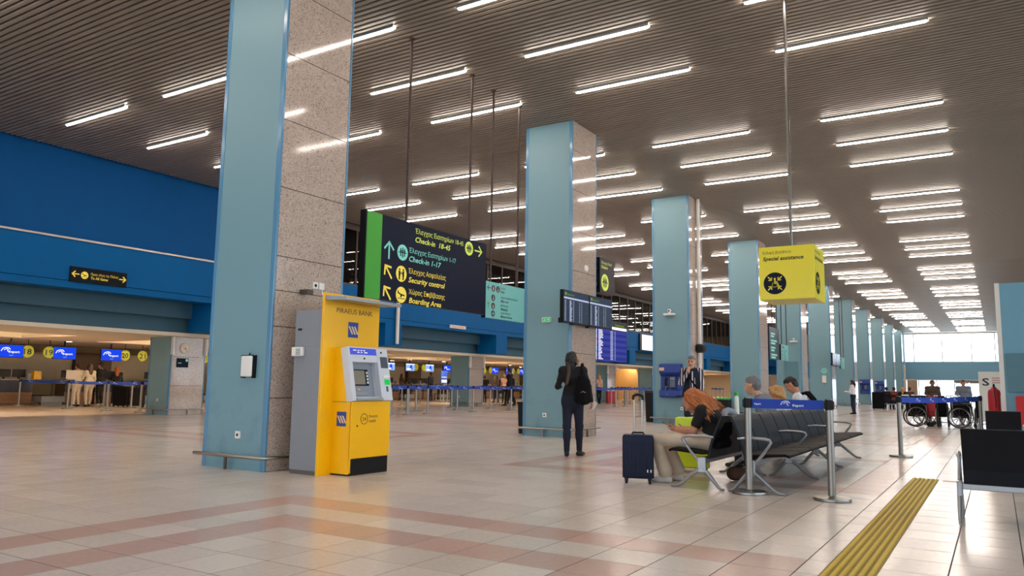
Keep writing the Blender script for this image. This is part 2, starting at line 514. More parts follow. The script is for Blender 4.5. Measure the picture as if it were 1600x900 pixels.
for pink, m in ((False, TILE_C), (True, TILE_P)):
    b = MB(); h = TX/2 - J; k = TY/2 - J
    b.add([(-h,-k,0),(h,-k,0),(h,k,0),(-h,k,0),(-h-.001,-k-.001,-.0011),(h+.001,-k-.001,-.0011),(h+.001,k+.001,-.0011),(-h-.001,k+.001,-.0011)],
          [(0,1,2,3),(4,5,1,0),(5,6,2,1),(6,7,3,2),(7,4,0,3)])
    tm[pink] = b.mesh('floor_tile', m)
for i, j in sorted(near_set):
    o = obj('floor_tile', tm[is_pink(i, j)], None, floor)
    o.location = (AX + (i+.5)*TX, AY + (j+.5)*TY, 0)
rest = [c for c in cells if c not in near_set]
for pink, m, nm in ((False, TILE_C, 'cream_tiles'), (True, TILE_P, 'pink_tiles')):
    tag(obj(nm, tile_mb([c for c in rest if is_pink(*c) == pink]), m, floor), kind='stuff')

# ---- outside ground beyond the glazed ends
gb = MB(); gb.box(-60, 60, 88.2, 140, -.3, -.06); gb.box(7.4, 60, -40, 88.2, -.3, -.06); gb.box(-60, 7.4, -40, -8.6, -.3, -.06)
struct('ground', gb, mat('pavement', '#dcd9d2', .8, noise=.06, nscale=2))

# ---- ceiling of narrow metal slats below a dark void
cb = MB(); cb.box(-36.2, 7.3, -8.4, 87.7, CEIL+.14, CEIL+.3)
ceiling = struct('ceiling', cb, M('plenum'))
PITCH_S = .12
sb = MB(); sb.box(-13.2, 13.2, -.041, .041, 0, .05)
slat_me = sb.mesh('ceiling_slat', M('slat'), bevel=.008, segs=1)
BAYS = [(1.1, 3.05, 5.05), (9.06, 11.05, 13.0), (17.0, 18.95, 20.95), (24.92, 26.87, 28.8), (32.85, 34.85, 36.87), (41.0, 42.8, 44.9),
        (49.25, 51.05, 53.15), (57.25, 59.1, 61.2), (65.3, 67.2, 69.2), (73.3, 75.2, 77.2), (81.3, 83.2, 85.2)]
MID = [b[1] for b in BAYS]
n_s = 0; sj = MB()
for k in range(800):
    y = -8.2 + k*PITCH_S
    if y > 87.4: break
    if y > 4.2 and n_s < 296:
        o = obj('ceiling_slat', slat_me, None, ceiling); o.location = (-6.4, y, CEIL); n_s += 1
    else:
        sj.box(-19.6, 6.8, y-.041, y+.041, CEIL, CEIL+.05)
tag(obj('far_slats', sj, M('slat'), ceiling), kind='stuff')
mz = MB()
for k in range(330):
    y = 15 + k*.22
    mz.box(-36, -19.9, y-.08, y+.08, CEIL, CEIL+.04)
tag(obj('upper_floor_slats', mz, M('slat'), ceiling), kind='stuff')

# ---- ceiling light tubes
tb = MB(); L_T = 2.27
tb.tube([(-L_T/2, 0, 0), (-L_T/2+.03, 0, 0), (L_T/2-.03, 0, 0), (L_T/2, 0, 0)], [.022, .032, .032, .022], 8)
tube_me = tb.mesh('diffuser', TUBE, smooth=True)
hb = MB(); hb.box(-L_T/2-.02, L_T/2+.02, -.04, .04, .034, .07); hb.box(-L_T/2-.02, L_T/2+.02, -.041, -.034, -.006, .034); hb.box(-L_T/2-.02, L_T/2+.02, .034, .041, -.006, .034)  # side lips added to keep direct tube light off the slats
hous_me = hb.mesh('shielded_housing', M('grey_plastic'))
ROWS = [(-1.755, 'over the yellow floor strip'),
        (-5.55, 'hall-side of the columns'),
        (-9.11, 'over the blue columns'),
        (-12.88, 'midway to the blue wall'),
        (-16.47, 'beside the blue wall')]
ORDN = ['first', 'second', 'third', 'fourth', 'fifth', 'sixth', 'seventh', 'eighth', 'ninth', 'tenth']
for x, row in ROWS:
    for bi, bay in enumerate(BAYS):
        for ti, y in enumerate(bay):
            if x == -9.11 and abs(y - 53.15) < .1: continue
            if x < -9.2 and y > 70: continue
            which = ('near', 'middle', 'far')[ti]
            lab = f'{which} white tube of the {ORDN[bi-1]} visible triple, ceiling row {row}' if bi else f'{which} white tube overhead before the first visible triple, row {row}'
            r = thing('ceiling_light', lab, 'ceiling light', (x, y, CEIL-.03), 0, 'ceiling tubes in the row ' + row)
            obj('diffuser', tube_me, None, r); obj('shielded_housing', hous_me, None, r)
for x in (-23.8, -27.5, -31.2):
    for bay in BAYS[2:8]:
        for y in bay:
            r = thing('ceiling_light', 'white light tube above the upper floor behind the glazing', 'ceiling light', (x, y, CEIL-.03), 0, 'tubes above the upper floor')
            obj('diffuser', tube_me, None, r); obj('shielded_housing', hous_me, None, r)

# ---- left wall: blue fascia over the check-in openings, glazing above
wl = MB(); wl.box(-20.3, -19.7, -8, 87.6, 3.515, 4.55)
wall = struct('wall_left', wl, M('wall_blue'))
b = MB(); b.box(-20.3, -19.7, -8, 87.6, 3.33, 3.50); obj('lower_band', b, M('wall_blue'), wall)
b = MB(); b.box(-20.3, -19.73, -8, 17, 4.60, 6.94); obj('upper_panel', b, M('wall_blue_upper'), wall)
for k in range(10):
    y0 = 14.75 + 7.77*k
    b = MB(); b.box(-20.75, -19.7, y0, y0+.95, 2.48, 3.33); obj('bracket_pier', b, M('wall_blue'), wall)
b = MB(); b.box(-20.75, -19.7, 6.95, 7.9, 2.48, 3.33); obj('bracket_pier', b, M('wall_blue'), wall)
b = MB(); b.box(-21.2, -20.6, -8, 87.6, 2.9, 3.36); obj('upper_lintel', b, M('lintel_teal'), wall)
b = MB(); b.box(-21.2, -20.95, -8, 87.6, 2.49, 2.9); obj('lower_lintel', b, M('lintel_teal'), wall)
b = MB(); b.box(-19.7, -19.66, -8, 17, 4.55, 4.60); struct('trim_1', b, M('steel'))
b = MB(); b.cyl((-19.6, 23.11, 2.55), (-19.6, 23.11, 4.5), .07, n=10); one('wall_pipe', b, M('white_plastic'), 'cream vertical pipe on the blue wall behind the cash machine', 'pipe', smooth=True)
# glazing above the fascia
wb = MB(); wb.box(-19.85, -19.70, 17, 87, 6.60, 6.82)
win = struct('window_1', wb, M('mullion_brown'))
b = MB(); b.box(-19.85, -19.70, 17, 87, 4.55, 4.62); obj('bottom_rail', b, M('mullion_brown'), win)
mu = MB(); mu.box(-.05, .05, -.03, .03, 4.62, 6.60); mu_me = mu.mesh('mullion', M('mullion_brown'))
pa = MB(); pa.box(-.004, .004, -.585, .585, 4.62, 6.60); pa_me = pa.mesh('pane', GLASS_DARK)
for k in range(55):
    y = 17.12 + 1.24*k
    o = obj('mullion', mu_me, None, win); o.location = (-19.77, y, 0)
    o = obj('pane', pa_me, None, win); o.location = (-19.77, y + .62, 0)
# upper floor behind the glazing
b = MB(); b.box(-36, -20.3, 15, 87.6, 4.2, 4.5); struct('floor_upper', b, M('cream'))
b = MB(); b.box(-36.2, -36, -8, 87.6, -.1, 6.94); struct('wall_back', b, M('cream'))
b = MB(); b.box(-35.9, -20.3, 14.8, 15, 4.2, 6.9); struct('wall_upper', b, M('panel_brown'))
for k in range(9):
    b = MB(); b.box(-35.6, -35.3, 18+7.7*k, 21.2+7.7*k, 4.5, 6.7)
    obj('wall_panel', b, mat('upper_brown', '#94795f', .6), bpy.data.objects['wall_back'])
for k in range(6):
    b = MB(); b.box(-27.3, -26.9, 24+9*k, 24.5+9*k, 4.5, 6.8); struct('pillar_upper', b, mat('ochre', '#b08c55', .6))

# ---- check-in hall: low cream ceiling with lit coffers
b = MB()
b.box(-24.2, -20.92, -8, 87.6, 2.37, 2.48)
b.box(-34, -28.2, -8, 87.6, 2.40, 2.48)
for k in range(13):
    y0 = -9.67 + 7.77*k
    b.box(-28.2, -24.2, max(-8, y0), min(87.6, y0 + 2.6), 2.40, 2.48)
lowc = struct('ceiling_low', b, M('cream_ceiling'))
b = MB(); b.box(-34, -20.95, -8, 87.6, 2.95, 3.0); b.box(-24.2, -24.1, -8, 87.6, 2.48, 2.95); b.box(-28.3, -28.2, -8, 87.6, 2.48, 2.95)
obj('coffer', b, M('cream_ceiling'), lowc)
b = MB(); b.box(-33.6, -33.2, -8, 87.6, 2.12, 2.40); struct('trim_2', b, M('beam_brown'))
b = MB(); b.box(-34.2, -34, -8, 87.6, 0, 2.5); wc = struct('wall_checkin', b, mat('checkin_wall', '#cdbfa5', .7, noise=.04))
for y0, y1, m in ((18.6, 20.2, 'panel_brown'), (23.2, 25, 'panel_brown'), (31.5, 33, 'panel_brown'), (41, 42.4, 'panel_brown'), (56, 60, 'ochre'), (64, 75, 'ochre')):
    b = MB(); b.box(-33.98, -33.7, y0, y1, 0, 2.3); obj('wall_panel', b, M(m), wc)
b = MB(); b.box(-30.5, -24, 57.5, 57.7, 0, 2.38); b.box(-30.5, -26.5, 66, 66.2, 0, 2.38); struct('wall_partition', b, M('ochre'))
dl = MB(); dl.lathe([(.0, 0), (.11, 0), (.115, .02)], n=14); dl_me = dl.mesh('lens', M('warm_downlight'))
rg = MB(); rg.lathe([(.115, -.006), (.15, -.006), (.15, .012), (.115, .012)], n=14); rg_me = rg.mesh('ring', M('white_plastic'))
for k in range(11):
    for x, dy in ((-21.9, 2.63), (-21.9, 4.68), (-21.9, 6.58), (-23.4, 3.83), (-29.2, 4.53), (-29.4, 8.13), (-32, 6.23)):
        y = dy + 7.77*k
        r = thing('downlight', 'small warm round downlight in the low check-in ceiling', 'ceiling light', (x, y, 2.385), 0, 'downlights of the low check-in ceiling')
        obj('lens', dl_me, None, r); obj('ring', rg_me, None, r)
cv = MB(); cv.box(-.03, .03, -1.6, 1.6, 0, .04); cv_me = cv.mesh('lens', M('cove_glow'))
for k in range(12):
    yc = 3.25 - 7.77 + 7.77*k
    for x in (-24.35,):
        r = thing('cove_light', 'warm strip lamp hidden along the edge of a ceiling coffer', 'ceiling light', (x, yc, 2.62), 0, 'cove lamps of the low check-in ceiling')
        obj('lens', cv_me, None, r)

# ---- far end wall
ye = 87.6
b = MB(); b.box(-19.7, 7, ye, ye+.4, 2.15, 3.9)
endw = struct('wall_end', b, M('end_blue'))
b = MB(); b.box(-19.7, -7.8, ye, ye+.4, 0, 2.15); b.box(-19.7, -7.8, ye, ye+.4, 3.9, 6.94); obj('side_panel', b, M('cream'), endw)
b = MB(); b.box(.2, 7, ye, ye+.4, 0, 2.15); b.box(.6, 7, ye, ye+.4, 3.9, 6.94); obj('side_panel', b, M('end_blue'), endw)
b = MB(); b.box(-7.8, .6, ye, ye+.3, 6.62, 6.8)
w2 = struct('window_2', b, M('white_plastic'))
for x in (-7.75, -6.9, -4.4, -1.9, .05, .45):
    b = MB(); b.box(x-.04, x+.04, ye+.05, ye+.15, 3.9, 6.62); obj('mullion', b, M('alu'), w2)
for x0, x1 in ((-7.71, -6.94), (-6.86, -4.44), (-4.36, -1.94), (-1.86, .01), (.09, .41)):
    b = MB(); b.box(x0, x1, ye+.09, ye+.10, 3.9, 6.62); obj('pane', b, GLASS, w2)
b = MB(); b.box(-7.8, .2, ye+.05, ye+.2, 2.05, 2.15)
w3 = struct('window_3', b, M('white_plastic'))
for x in (-7.75, -6.6, -5.0, -3.5, -1.0, .1):
    b = MB(); b.box(x-.04, x+.04, ye+.05, ye+.15, 0, 2.05); obj('mullion', b, M('alu'), w3)
for x0, x1 in ((-7.71, -6.64), (-6.56, -5.04), (-4.96, -3.54), (-.96, .06)):
    b = MB(); b.box(x0, x1, ye+.09, ye+.10, 0, 2.05); obj('pane', b, GLASS, w3)
b = MB(); b.box(-7.6, -6.7, ye-.5, ye-.1, 0, 2.05); one('display_case', b, M('bronze_frame'), 'brown cabinet standing beside the far exit doors', 'cabinet', bevel=.03)
b = MB(); b.box(-3.5, -1.0, ye-.02, ye+.12, 1.85, 2.08)
d1 = struct('door_1', b, M('door_grey'))
for x0 in (-3.4, -2.2):
    b = MB(); b.box(x0, x0+.06, ye, ye+.08, 0, 1.85); b.box(x0+1.04, x0+1.1, ye, ye+.08, 0, 1.85); b.box(x0, x0+1.1, ye, ye+.08, 1.79, 1.85); b.box(x0, x0+1.1, ye, ye+.08, 0, .1)
    lf = obj('door_leaf', b, M('door_grey'), d1)
    b = MB(); b.box(x0+.06, x0+1.04, ye+.035, ye+.045, .1, 1.79); obj('pane', b, GLASS, lf)

# ---- right side facade (daylight) and rear wall behind the viewpoint
b = MB(); b.box(7, 7.3, -8.2, 88, 0, .45); b.box(7, 7.3, -8.2, 88, 6.0, 6.94)
wr = struct('wall_right', b, M('end_blue'))
w4 = None
b = MB(); b.box(7.05, 7.2, -8.2, 88, .45, .55); b.box(7.05, 7.2, -8.2, 88, 5.9, 6.0)
w4 = struct('window_4', b, M('alu'))
mu = MB(); mu.box(-.06, .06, -.06, .06, .55, 5.9); m_me = mu.mesh('mullion', M('alu'))
pa = MB(); pa.box(-.005, .005, -1.94, 1.94, .55, 5.9); p_me = pa.mesh('pane', GLASS)
for k in range(25):
    y = -8.1 + 4*k
    o = obj('mullion', m_me, None, w4); o.location = (7.12, min(y, 87.9), 0)
    if y + 4 < 88.1:
        o = obj('pane', p_me, None, w4); o.location = (7.12, y+2, 0)
b = MB(); b.box(-20.3, 7.3, -8.6, -8.2, 0, 1.0); b.box(-20.3, 7.3, -8.6, -8.2, 4.8, 6.94)
struct('wall_rear', b, M('end_blue'))
b = MB()
for k in range(8): b.box(-20.3+3.9*k, -20.2+3.9*k, -8.5, -8.3, 1.0, 4.8)
w5 = struct('window_5', b, M('alu'))
for k in range(7):
    b = MB(); b.box(-20.2+3.9*k, -16.4+3.9*k, -8.41, -8.40, 1.0, 4.8); obj('pane', b, GLASS, w5)
b = MB(); b.box(-36.2, -20.3, -8.6, -8.2, 0, 6.94); struct('wall_rear_checkin', b, M('cream'))
b = MB(); b.box(-36.2, -19.7, 87.6, 88, 0, 6.94); struct('wall_end_checkin', b, M('cream'))

# ---- columns
CW, CD = 1.17, 1.2
def make_column(top, slab_h, trim_m, label, x1, y0, nm='column'):
    """x1 = hall-side (right) face, y0 = face towards the viewpoint"""
    r = thing(nm, label, 'column', (x1, y0, 0), 0, None, 'structure')
    b = MB(); b.box(-CW+.02, -.02, .02, CD-.02, 0, top); obj('core', b, M('mullion_brown'), r)
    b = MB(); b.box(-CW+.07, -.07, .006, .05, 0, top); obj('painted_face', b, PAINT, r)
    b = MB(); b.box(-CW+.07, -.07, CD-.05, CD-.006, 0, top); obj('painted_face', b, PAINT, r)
    for xa, xb in ((-CW, -CW+.075), (-.075, 0)):
        for ya, yb in ((0, .035), (CD-.035, CD)):
            b = MB(); b.box(xa, xb, ya, yb, 0, top); obj('corner_trim', b, trim_m, r, bevel=.008)
    n = int(math.ceil(top/slab_h))
    for k in range(n):
        z0 = k*slab_h + .005; z1 = min(top, (k+1)*slab_h - .005)
        for xa, xb in ((-.035, -.004), (-CW+.004, -CW+.035)):
            b = MB(); b.box(xa, xb, .038, CD-.038, z0, z1); obj('granite_slab', b, GRANITE, r)
    return r
def rail(r, z=.168, back=True):
    b = MB(); b.tube([(-CW-.07, -.07, z), (.0, -.07, z), (.05, -.055, z), (.07, -.02, z), (.07, CD+.06, z)], .022, 10)
    o = obj('guard_rail', b, M('steel'), r, smooth=True)
    for p in ((-.62, -.07), (.07, .62)):
        b = MB(); b.box(p[0]-.018, p[0]+.018, p[1]-.012, p[1]+.012, 0, z); obj('post', b, M('steel_dark'), o)
def socket(r, x, z, s=.09):
    b = MB(); b.box(x-s/2, x+s/2, -.012, .008, z-s/2, z+s/2); o = obj('wall_socket', b, M('white_plastic'), r, bevel=.006)
    b = MB(); b.cyl((x, -.014, z), (x, -.011, z), .018, n=12); obj('socket_hole', b, M('black_matte'), o)
ORD = ['first blue and granite column, with the yellow cash machine at its side', 'second blue and granite column, carrying a pair of flight screens',
       'third blue and granite column, with a blue payphone and a white pipe', 'fourth blue and granite column, behind the yellow hanging cube',
       'fifth blue and granite column, with a grey panel on its blue face', 'sixth blue and granite column, with two small dispensers on its blue face',
       'seventh blue and granite column, behind the woman in the white shirt', 'eighth blue and granite column, with a far payphone',
       'ninth blue and granite column, with the farther payphone', 'tenth blue and granite column from the cash machine', 'eleventh blue and granite column from the cash machine']
CY = [6.5, 14.47, 22.08, 30.2, 37.75, 45.35, 53.4, 60.6, 68.8, 76.0, 83.4]
CX = [-7.52, -7.53, -7.57, -7.6, -7.6, -7.6, -7.6, -7.6, -7.6, -7.6, -7.6]
cols = []
c0 = make_column(CEIL+.02, .88, M('trim_blue'), ORD[0], CX[0], CY[0])
rail(c0)
cols = [c0] + [dup(c0, (CX[k], CY[k], 0), None, ORD[k]) for k in range(1, 11)]
b = MB(); b.box(-.005, -.003, .04, CD-.04, 2.203, 2.213); obj('slab_joint', b, M('grout'), c0)
socket(c0, -.5, .42); socket(cols[1], -.63, .45); socket(cols[2], -.28, .45)
# far corner column: blue over beige
b = MB(); b.box(-8.75, -7.7, 86.2, 87.4, 0, 3.55)
r = struct('column_corner', b, M('cream')); b = MB(); b.box(-8.76, -7.69, 86.19, 87.41, 3.55, 6.82); obj('painted_top', b, M('end_blue'), r)
# low columns under the fascia
CW, CD = 1.1, 1.2
l0 = make_column(2.42, .88, M('trim_blue'), 'low column with a round clock at the check-in opening', -21.2, 14.56)
rail(l0)
lows = [l0]
for k, (yy, lab) in enumerate(((22.45, 'low column in the check-in opening hidden mostly by the cash machine column'), (30.3, 'low column framed between cash machine and second column'),
                               (38.1, 'low column seen just right of the second column'), (45.75, 'low column seen just left of the third column'), (53.5, 'low column seen between third and fourth column'), (61.2, 'low column farthest along the check-in opening'), (6.7, 'low column left of the picture edge'))):
    lows.append(dup(l0, (-21.2, yy, 0), None, lab))
for c in lows:
    for yq in (.0, CD):
        b = MB(); b.box(-.02, .09, yq-.05 if yq else -.02, yq+.02 if yq else .05, 1.82, 2.36); obj('speaker_box', b, M('white_plastic'), c, bevel=.01)  # white speaker boxes on the granite corners, not lamps
    socket(c, -.55, .45, .08)

# ================================================================== THINGS
# ---- cash machine against the first column (local frame: +x = front, y along the column face)
atm = thing('cash_machine', 'bright yellow cash machine with grey rear cabinet beside the first column', 'cash machine', (-6.77, 6.62, 0))
b = MB(); b.box(-.455, -.02, .0, .86, .05, 1.945); cab = obj('rear_cabinet', b, M('grey_metal'), atm, bevel=.006)
b = MB(); b.box(-.445, -.03, .01, .85, 0, .05); obj('plinth', b, M('steel_dark'), cab)
b = MB(); b.box(-.43, -.05, -.004, .002, 1.50, 1.90); obj('service_door', b, M('grey_metal'), cab, bevel=.003)
b = MB(); b.box(-.40, -.34, -.01, -.002, 1.70, 1.725); obj('lock', b, M('black_plastic'), cab)
b = MB(); b.box(-.02, .02, -.0, .975, 0, 2.15); bd = obj('back_board', b, M('yellow_atm'), atm, bevel=.004)
sh = Sheet((.021, 0, 0), (0, 1, 0), (0, 0, 1))
sh.text(M('print_dark'), 'PIRAEUS BANK', .20, 1.925, .085, .64)
def bank_logo(sh, u, v, w, h):
    sh.rect(M('phone_blue'), u, u+w, v, v+h)
    for k in range(3):
        a = u + w*(.0 + .27*k)
        sh.poly(M('print_white'), [(a+.02*w, v+.72*h), (a+.16*w, v+.72*h), (a+.50*w, v+.22*h), (a+.36*w, v+.22*h)], .003)
        sh.poly(MATS['yellow_atm'], [(a+.05*w, v+.70*h), (a+.13*w, v+.70*h), (a+.47*w, v+.22*h), (a+.39*w, v+.22*h)], .004)
bank_logo(sh, .41, 1.635, .175, .19)
sh.build(bd)
b = MB(); b.prism([(-.05, 2.06), (.36, 2.045), (.36, 2.085), (-.05, 2.125)], (0, .015, 0), (1,0,0), (0,0,1), (0,1,0), .99); obj('canopy', b, M('alu'), atm, bevel=.004)
# body: side profile x/z
b = MB(); b.prism([(.02, .02), (.30, .02), (.30, .86), (.23, 1.2), (.165, 1.50), (.02, 1.50)], (0, .2, 0), (1,0,0), (0,0,1), (0,1,0), .02); obj('side_panel', b, M('yellow_atm'), atm)
b = MB(); b.prism([(.02, .02), (.30, .02), (.30, .86), (.23, 1.2), (.165, 1.50), (.02, 1.50)], (0, .88, 0), (1,0,0), (0,0,1), (0,1,0), .02); obj('side_panel', b, M('yellow_atm'), atm)
b = MB(); b.box(.02, .305, .222, .878, .03, .86); obj('lower_body', b, M('yellow_atm'), atm)
b = MB(); b.box(.022, .29, .197, .2, .853, .858); obj('panel_joint', b, M('print_dark'), atm)
b = MB(); b.box(.305, .325, .21, .89, .20, .86); fd = obj('front_door', b, M('yellow_atm'), atm, bevel=.004)
b = MB(); b.box(.26, .312, .24, .885, .015, .195); obj('kick_plate', b, M('black_plastic'), atm, bevel=.004)
b = MB(); b.box(.03, .30, .205, .895, 0, .02); obj('base_strip', b, M('black_matte'), atm)
sh = Sheet((.326, 0, 0), (0, 1, 0), (0, 0, 1))
sh.ring(M('print_dark'), .425, .655, .06, .007, n=28)
sh.text(M('print_dark'), '24', .393, .632, .062, .064)
sh.text(M('print_dark'), 'hours', .51, .668, .055, .15); sh.text(M('print_dark'), 'cash', .51, .612, .055, .12)
sh.disc(M('black_matte'), .31, .575, .012)
sh.build(fd)
sh = Sheet((0, .1995, 0), (1, 0, 0), (0, 0, 1)); bank_logo(sh, .10, .57, .15, .17); sh.build(atm, 'side_logo')
# sloping operating panel: local plane from (.30,.86) up to (.165,1.50)
Z = Vector((-.135, 0, .64)).normalized(); O0 = Vector((.312, .205, .862)); NX = Vector((0, 1, 0)).cross(Z)
def pz(u, v, h=0): return O0 + Vector((0, 1, 0))*u + Z*v + NX*h
def slab(mb, u0, u1, v0, v1, h0, h1):
    vs = [pz(u, v, h) for h in (h0, h1) for u, v in ((u0, v0), (u1, v0), (u1, v1), (u0, v1))]
    mb.add(vs, [(3,2,1,0),(4,5,6,7),(0,1,5,4),(1,2,6,5),(2,3,7,6),(3,0,4,7)])
b = MB(); slab(b, -.01, .05, 0, .655, -.06, .045); slab(b, .50, .70, 0, .655, -.06, .045); slab(b, .05, .50, .47, .655, -.06, .045); slab(b, .05, .50, 0, .05, -.06, .02)
fa = obj('operating_fascia', b, mat('atm_grey', '#c9ced6', .4, noise=.02), atm, bevel=.006)
b = MB(); slab(b, .05, .50, .05, .47, -.09, -.06); obj('recess', b, mat('atm_recess', '#8b929c', .45), fa)
b = MB(); slab(b, .075, .40, .20, .40, -.06, -.045); sc = obj('screen', b, M('black_plastic'), fa, bevel=.004)
b = MB(); slab(b, .09, .335, .215, .385, -.045, -.043); obj('screen_glass', b, mat('atm_screen', '#8a8578', .15), sc)
b = MB()
for k in range(4): slab(b, .36, .385, .225+.04*k, .25+.04*k, -.046, -.036)
obj('function_keys', b, M('white_plastic'), sc)
b = MB(); slab(b, .03, .49, .56, .64, .045, .048); hd = obj('header_display', b, M('atm_header'), fa)
b = MB()
for u, v, w in ((.08, .605, .06), (.16, .605, .03), (.21, .605, .03), (.26, .605, .03), (.15, .58, .04), (.21, .58, .03), (.27, .58, .06)): slab(b, u, u+w, v, v+.014, .048, .049)
obj('header_print', b, M('print_white'), hd)
b = MB(); b.cyl(pz(.265, .515, .045), pz(.265, .515, .049), .013, n=14); obj('camera_eye', b, M('black_plastic'), fa)
b = MB(); b.cyl(pz(.58, .60, .045), pz(.58, .60, .049), .013, n=14); obj('camera_eye', b, M('black_plastic'), fa)
b = MB(); slab(b, .55, .68, .405, .545, .045, .048); obj('status_display', b, mat('display_grey', '#4d5462', .3), fa)
b = MB(); slab(b, .56, .68, .28, .31, .045, .06); obj('card_mouth', b, M('white_plastic'), fa, bevel=.003)
b = MB(); slab(b, .58, .67, .195, .26, .045, .056); obj('card_reader', b, M('atm_green'), fa, bevel=.003)
b = MB(); slab(b, .60, .635, .11, .175, .045, .047); obj('sticker', b, M('display_grey'), fa)
b = MB(); slab(b, .09, .36, .085, .12, -.06, -.05); slab(b, .05, .50, .0, .03, .02, .07); obj('cash_tray', b, M('alu'), fa, bevel=.004)
b = MB(); b.prism([(-.03, 0), (.03, 0), (0, -.03)], pz(.22, .165, -.058), (0,1,0), Z, NX, .002); obj('arrow_mark', b, M('yellow_atm'), fa)
# alarm keypad on the cabinet's left edge, sockets and camera on the granite
kp = thing('alarm_keypad', 'small white alarm keypad on the left edge of the grey cabinet', 'keypad', (-7.135, 6.6, 1.445))
b = MB(); b.box(-.09, .09, -.03, .018, -.055, .055); obj('case', b, M('white_plastic'), kp, bevel=.012)
b = MB()
for i in range(3):
    for j in range(4): b.box(-.01+.026*i, .008+.026*i, -.034, -.03, -.04+.02*j, -.027+.02*j)
obj('keys', b, M('grey_plastic'), kp)
s1 = thing('wall_socket', 'pair of white sockets on the granite above the cash machine', 'socket', (-7.518, 7.24, 2.335))
for y in (-.055, .055):
    b = MB(); b.box(-.006, .014, y-.045, y+.045, -.045, .045); p = obj('face_plate', b, M('white_plastic'), s1, bevel=.005)
    if y < 0: b = MB(); b.cyl((.014, y, 0), (.016, y, 0), .022, n=14); obj('socket_hole', b, M('black_matte'), p)
b = MB(); b.tube([(.012, .06, -.04), (.03, .065, -.14), (.05, .09, -.19), (.20, .10, -.28), (.45, .12, -.30)], .006, 6); obj('cable', b, M('white_plastic'), s1, smooth=True)
b = MB(); b.box(-.01, .14, -.05, .05, -.03, .03); one('bracket_box', b, mat('dark_bronze', '#4b433e', .4), 'small dark box on the granite left of the white sockets', 'box', bevel=.004).location = (-7.52, 6.98, 2.225)

# ---- soap-style dispenser on the first column
dp = thing('dispenser', 'white wall dispenser with dark frame on the first blue column', 'dispenser', (-7.86, 6.505, 1.27))
b = MB(); b.box(-.10, .10, -.075, .0, -.135, .125); obj('body', b, M('white_plastic'), dp, bevel=.02)
b = MB(); b.box(-.105, -.085, -.06, .0, -.15, .13); b.box(.085, .105, -.06, .0, -.15, .13); b.box(-.105, .105, -.06, .0, .115, .13); b.box(-.01, .01, -.03, -.02, .13, .16); obj('frame', b, M('black_plastic'), dp, bevel=.004)

# ---- hanging signs between the columns
def rods(t, y0, y1, z, top=CEIL+.0):
    for y in (y0, y1):
        b = MB(); b.cyl((0, y, z), (0, y, top), .022, n=10); rd = obj('hanging_rod', b, M('mullion_brown'), t, smooth=True)
        b = MB(); b.cyl((0, y, top-.02), (0, y, top), .05, n=12); obj('ceiling_cup', b, M('mullion_brown'), rd)
def big_sign(x, y0, label, nm='direction_sign'):
    t = thing(nm, label, 'sign', (x, y0, 0))
    b = MB(); b.box(-.09, .0, .38, 3.30, 2.36, 3.69); bx = obj('board', b, M('sign_navy'), t, bevel=.004)
    b = MB(); b.box(-.09, .0, .03, .38, 2.36, 3.69); obj('green_panel', b, M('sign_green'), t, bevel=.004)
    b = MB(); b.box(-.11, .004, .0, .03, 2.34, 3.70); obj('end_cap', b, M('sign_black'), t)
    rods(t, .95, 2.72, 3.69)
    return t, bx
sg, bx = big_sign(-8.0, 8.61, 'large hanging sign in dark navy with green end: check-in, security, boarding')
sh = Sheet((.001, 0, 0), (0, 1, 0), (0, 0, 1)); ly, mi, ye_ = M('sign_lime'), M('sign_mint'), M('sign_yellow'); nv = M('sign_navy')
sh.text(ly, 'Έλεγχος Εισιτηρίων 18-45', 1.19, 3.533, .115, 1.36); sh.text(ly, 'Check-in  18-45', 1.197, 3.388, .125, .97, True, True)
icon_people(sh, ly, nv, 2.733, 3.518, .127); sh.arrow(ly, 3.03, 3.512, .22, 0, .028)
sh.arrow(mi, .558, 3.153, .26, math.pi/2, .032); icon_people(sh, mi, nv, .885, 3.163, .13)
sh.text(mi, 'Έλεγχος Εισιτηρίων 1-17', 1.045, 3.19, .115, 1.29); sh.text(mi, 'Check-in 1-17', 1.05, 3.048, .125, .86, True, True)
sh.arrow(ye_, .557, 2.811, .24, math.pi*.72, .032); icon_security(sh, ye_, nv, .87, 2.817, .13)
sh.text(ye_, 'Έλεγχος Ασφαλείας', 1.045, 2.851, .115, 1.01); sh.text(ye_, 'Security control', 1.052, 2.705, .125, .98, True, True)
sh.arrow(ye_, .549, 2.475, .24, math.pi*.72, .032); icon_plane(sh, ye_, nv, .883, 2.48, .13)
sh.text(ye_, 'Χώρος Επιβίβασης', 1.07, 2.514, .115, .97); sh.text(ye_, 'Boarding Area', 1.08, 2.372, .125, .86, True, True)
sh.build(bx)
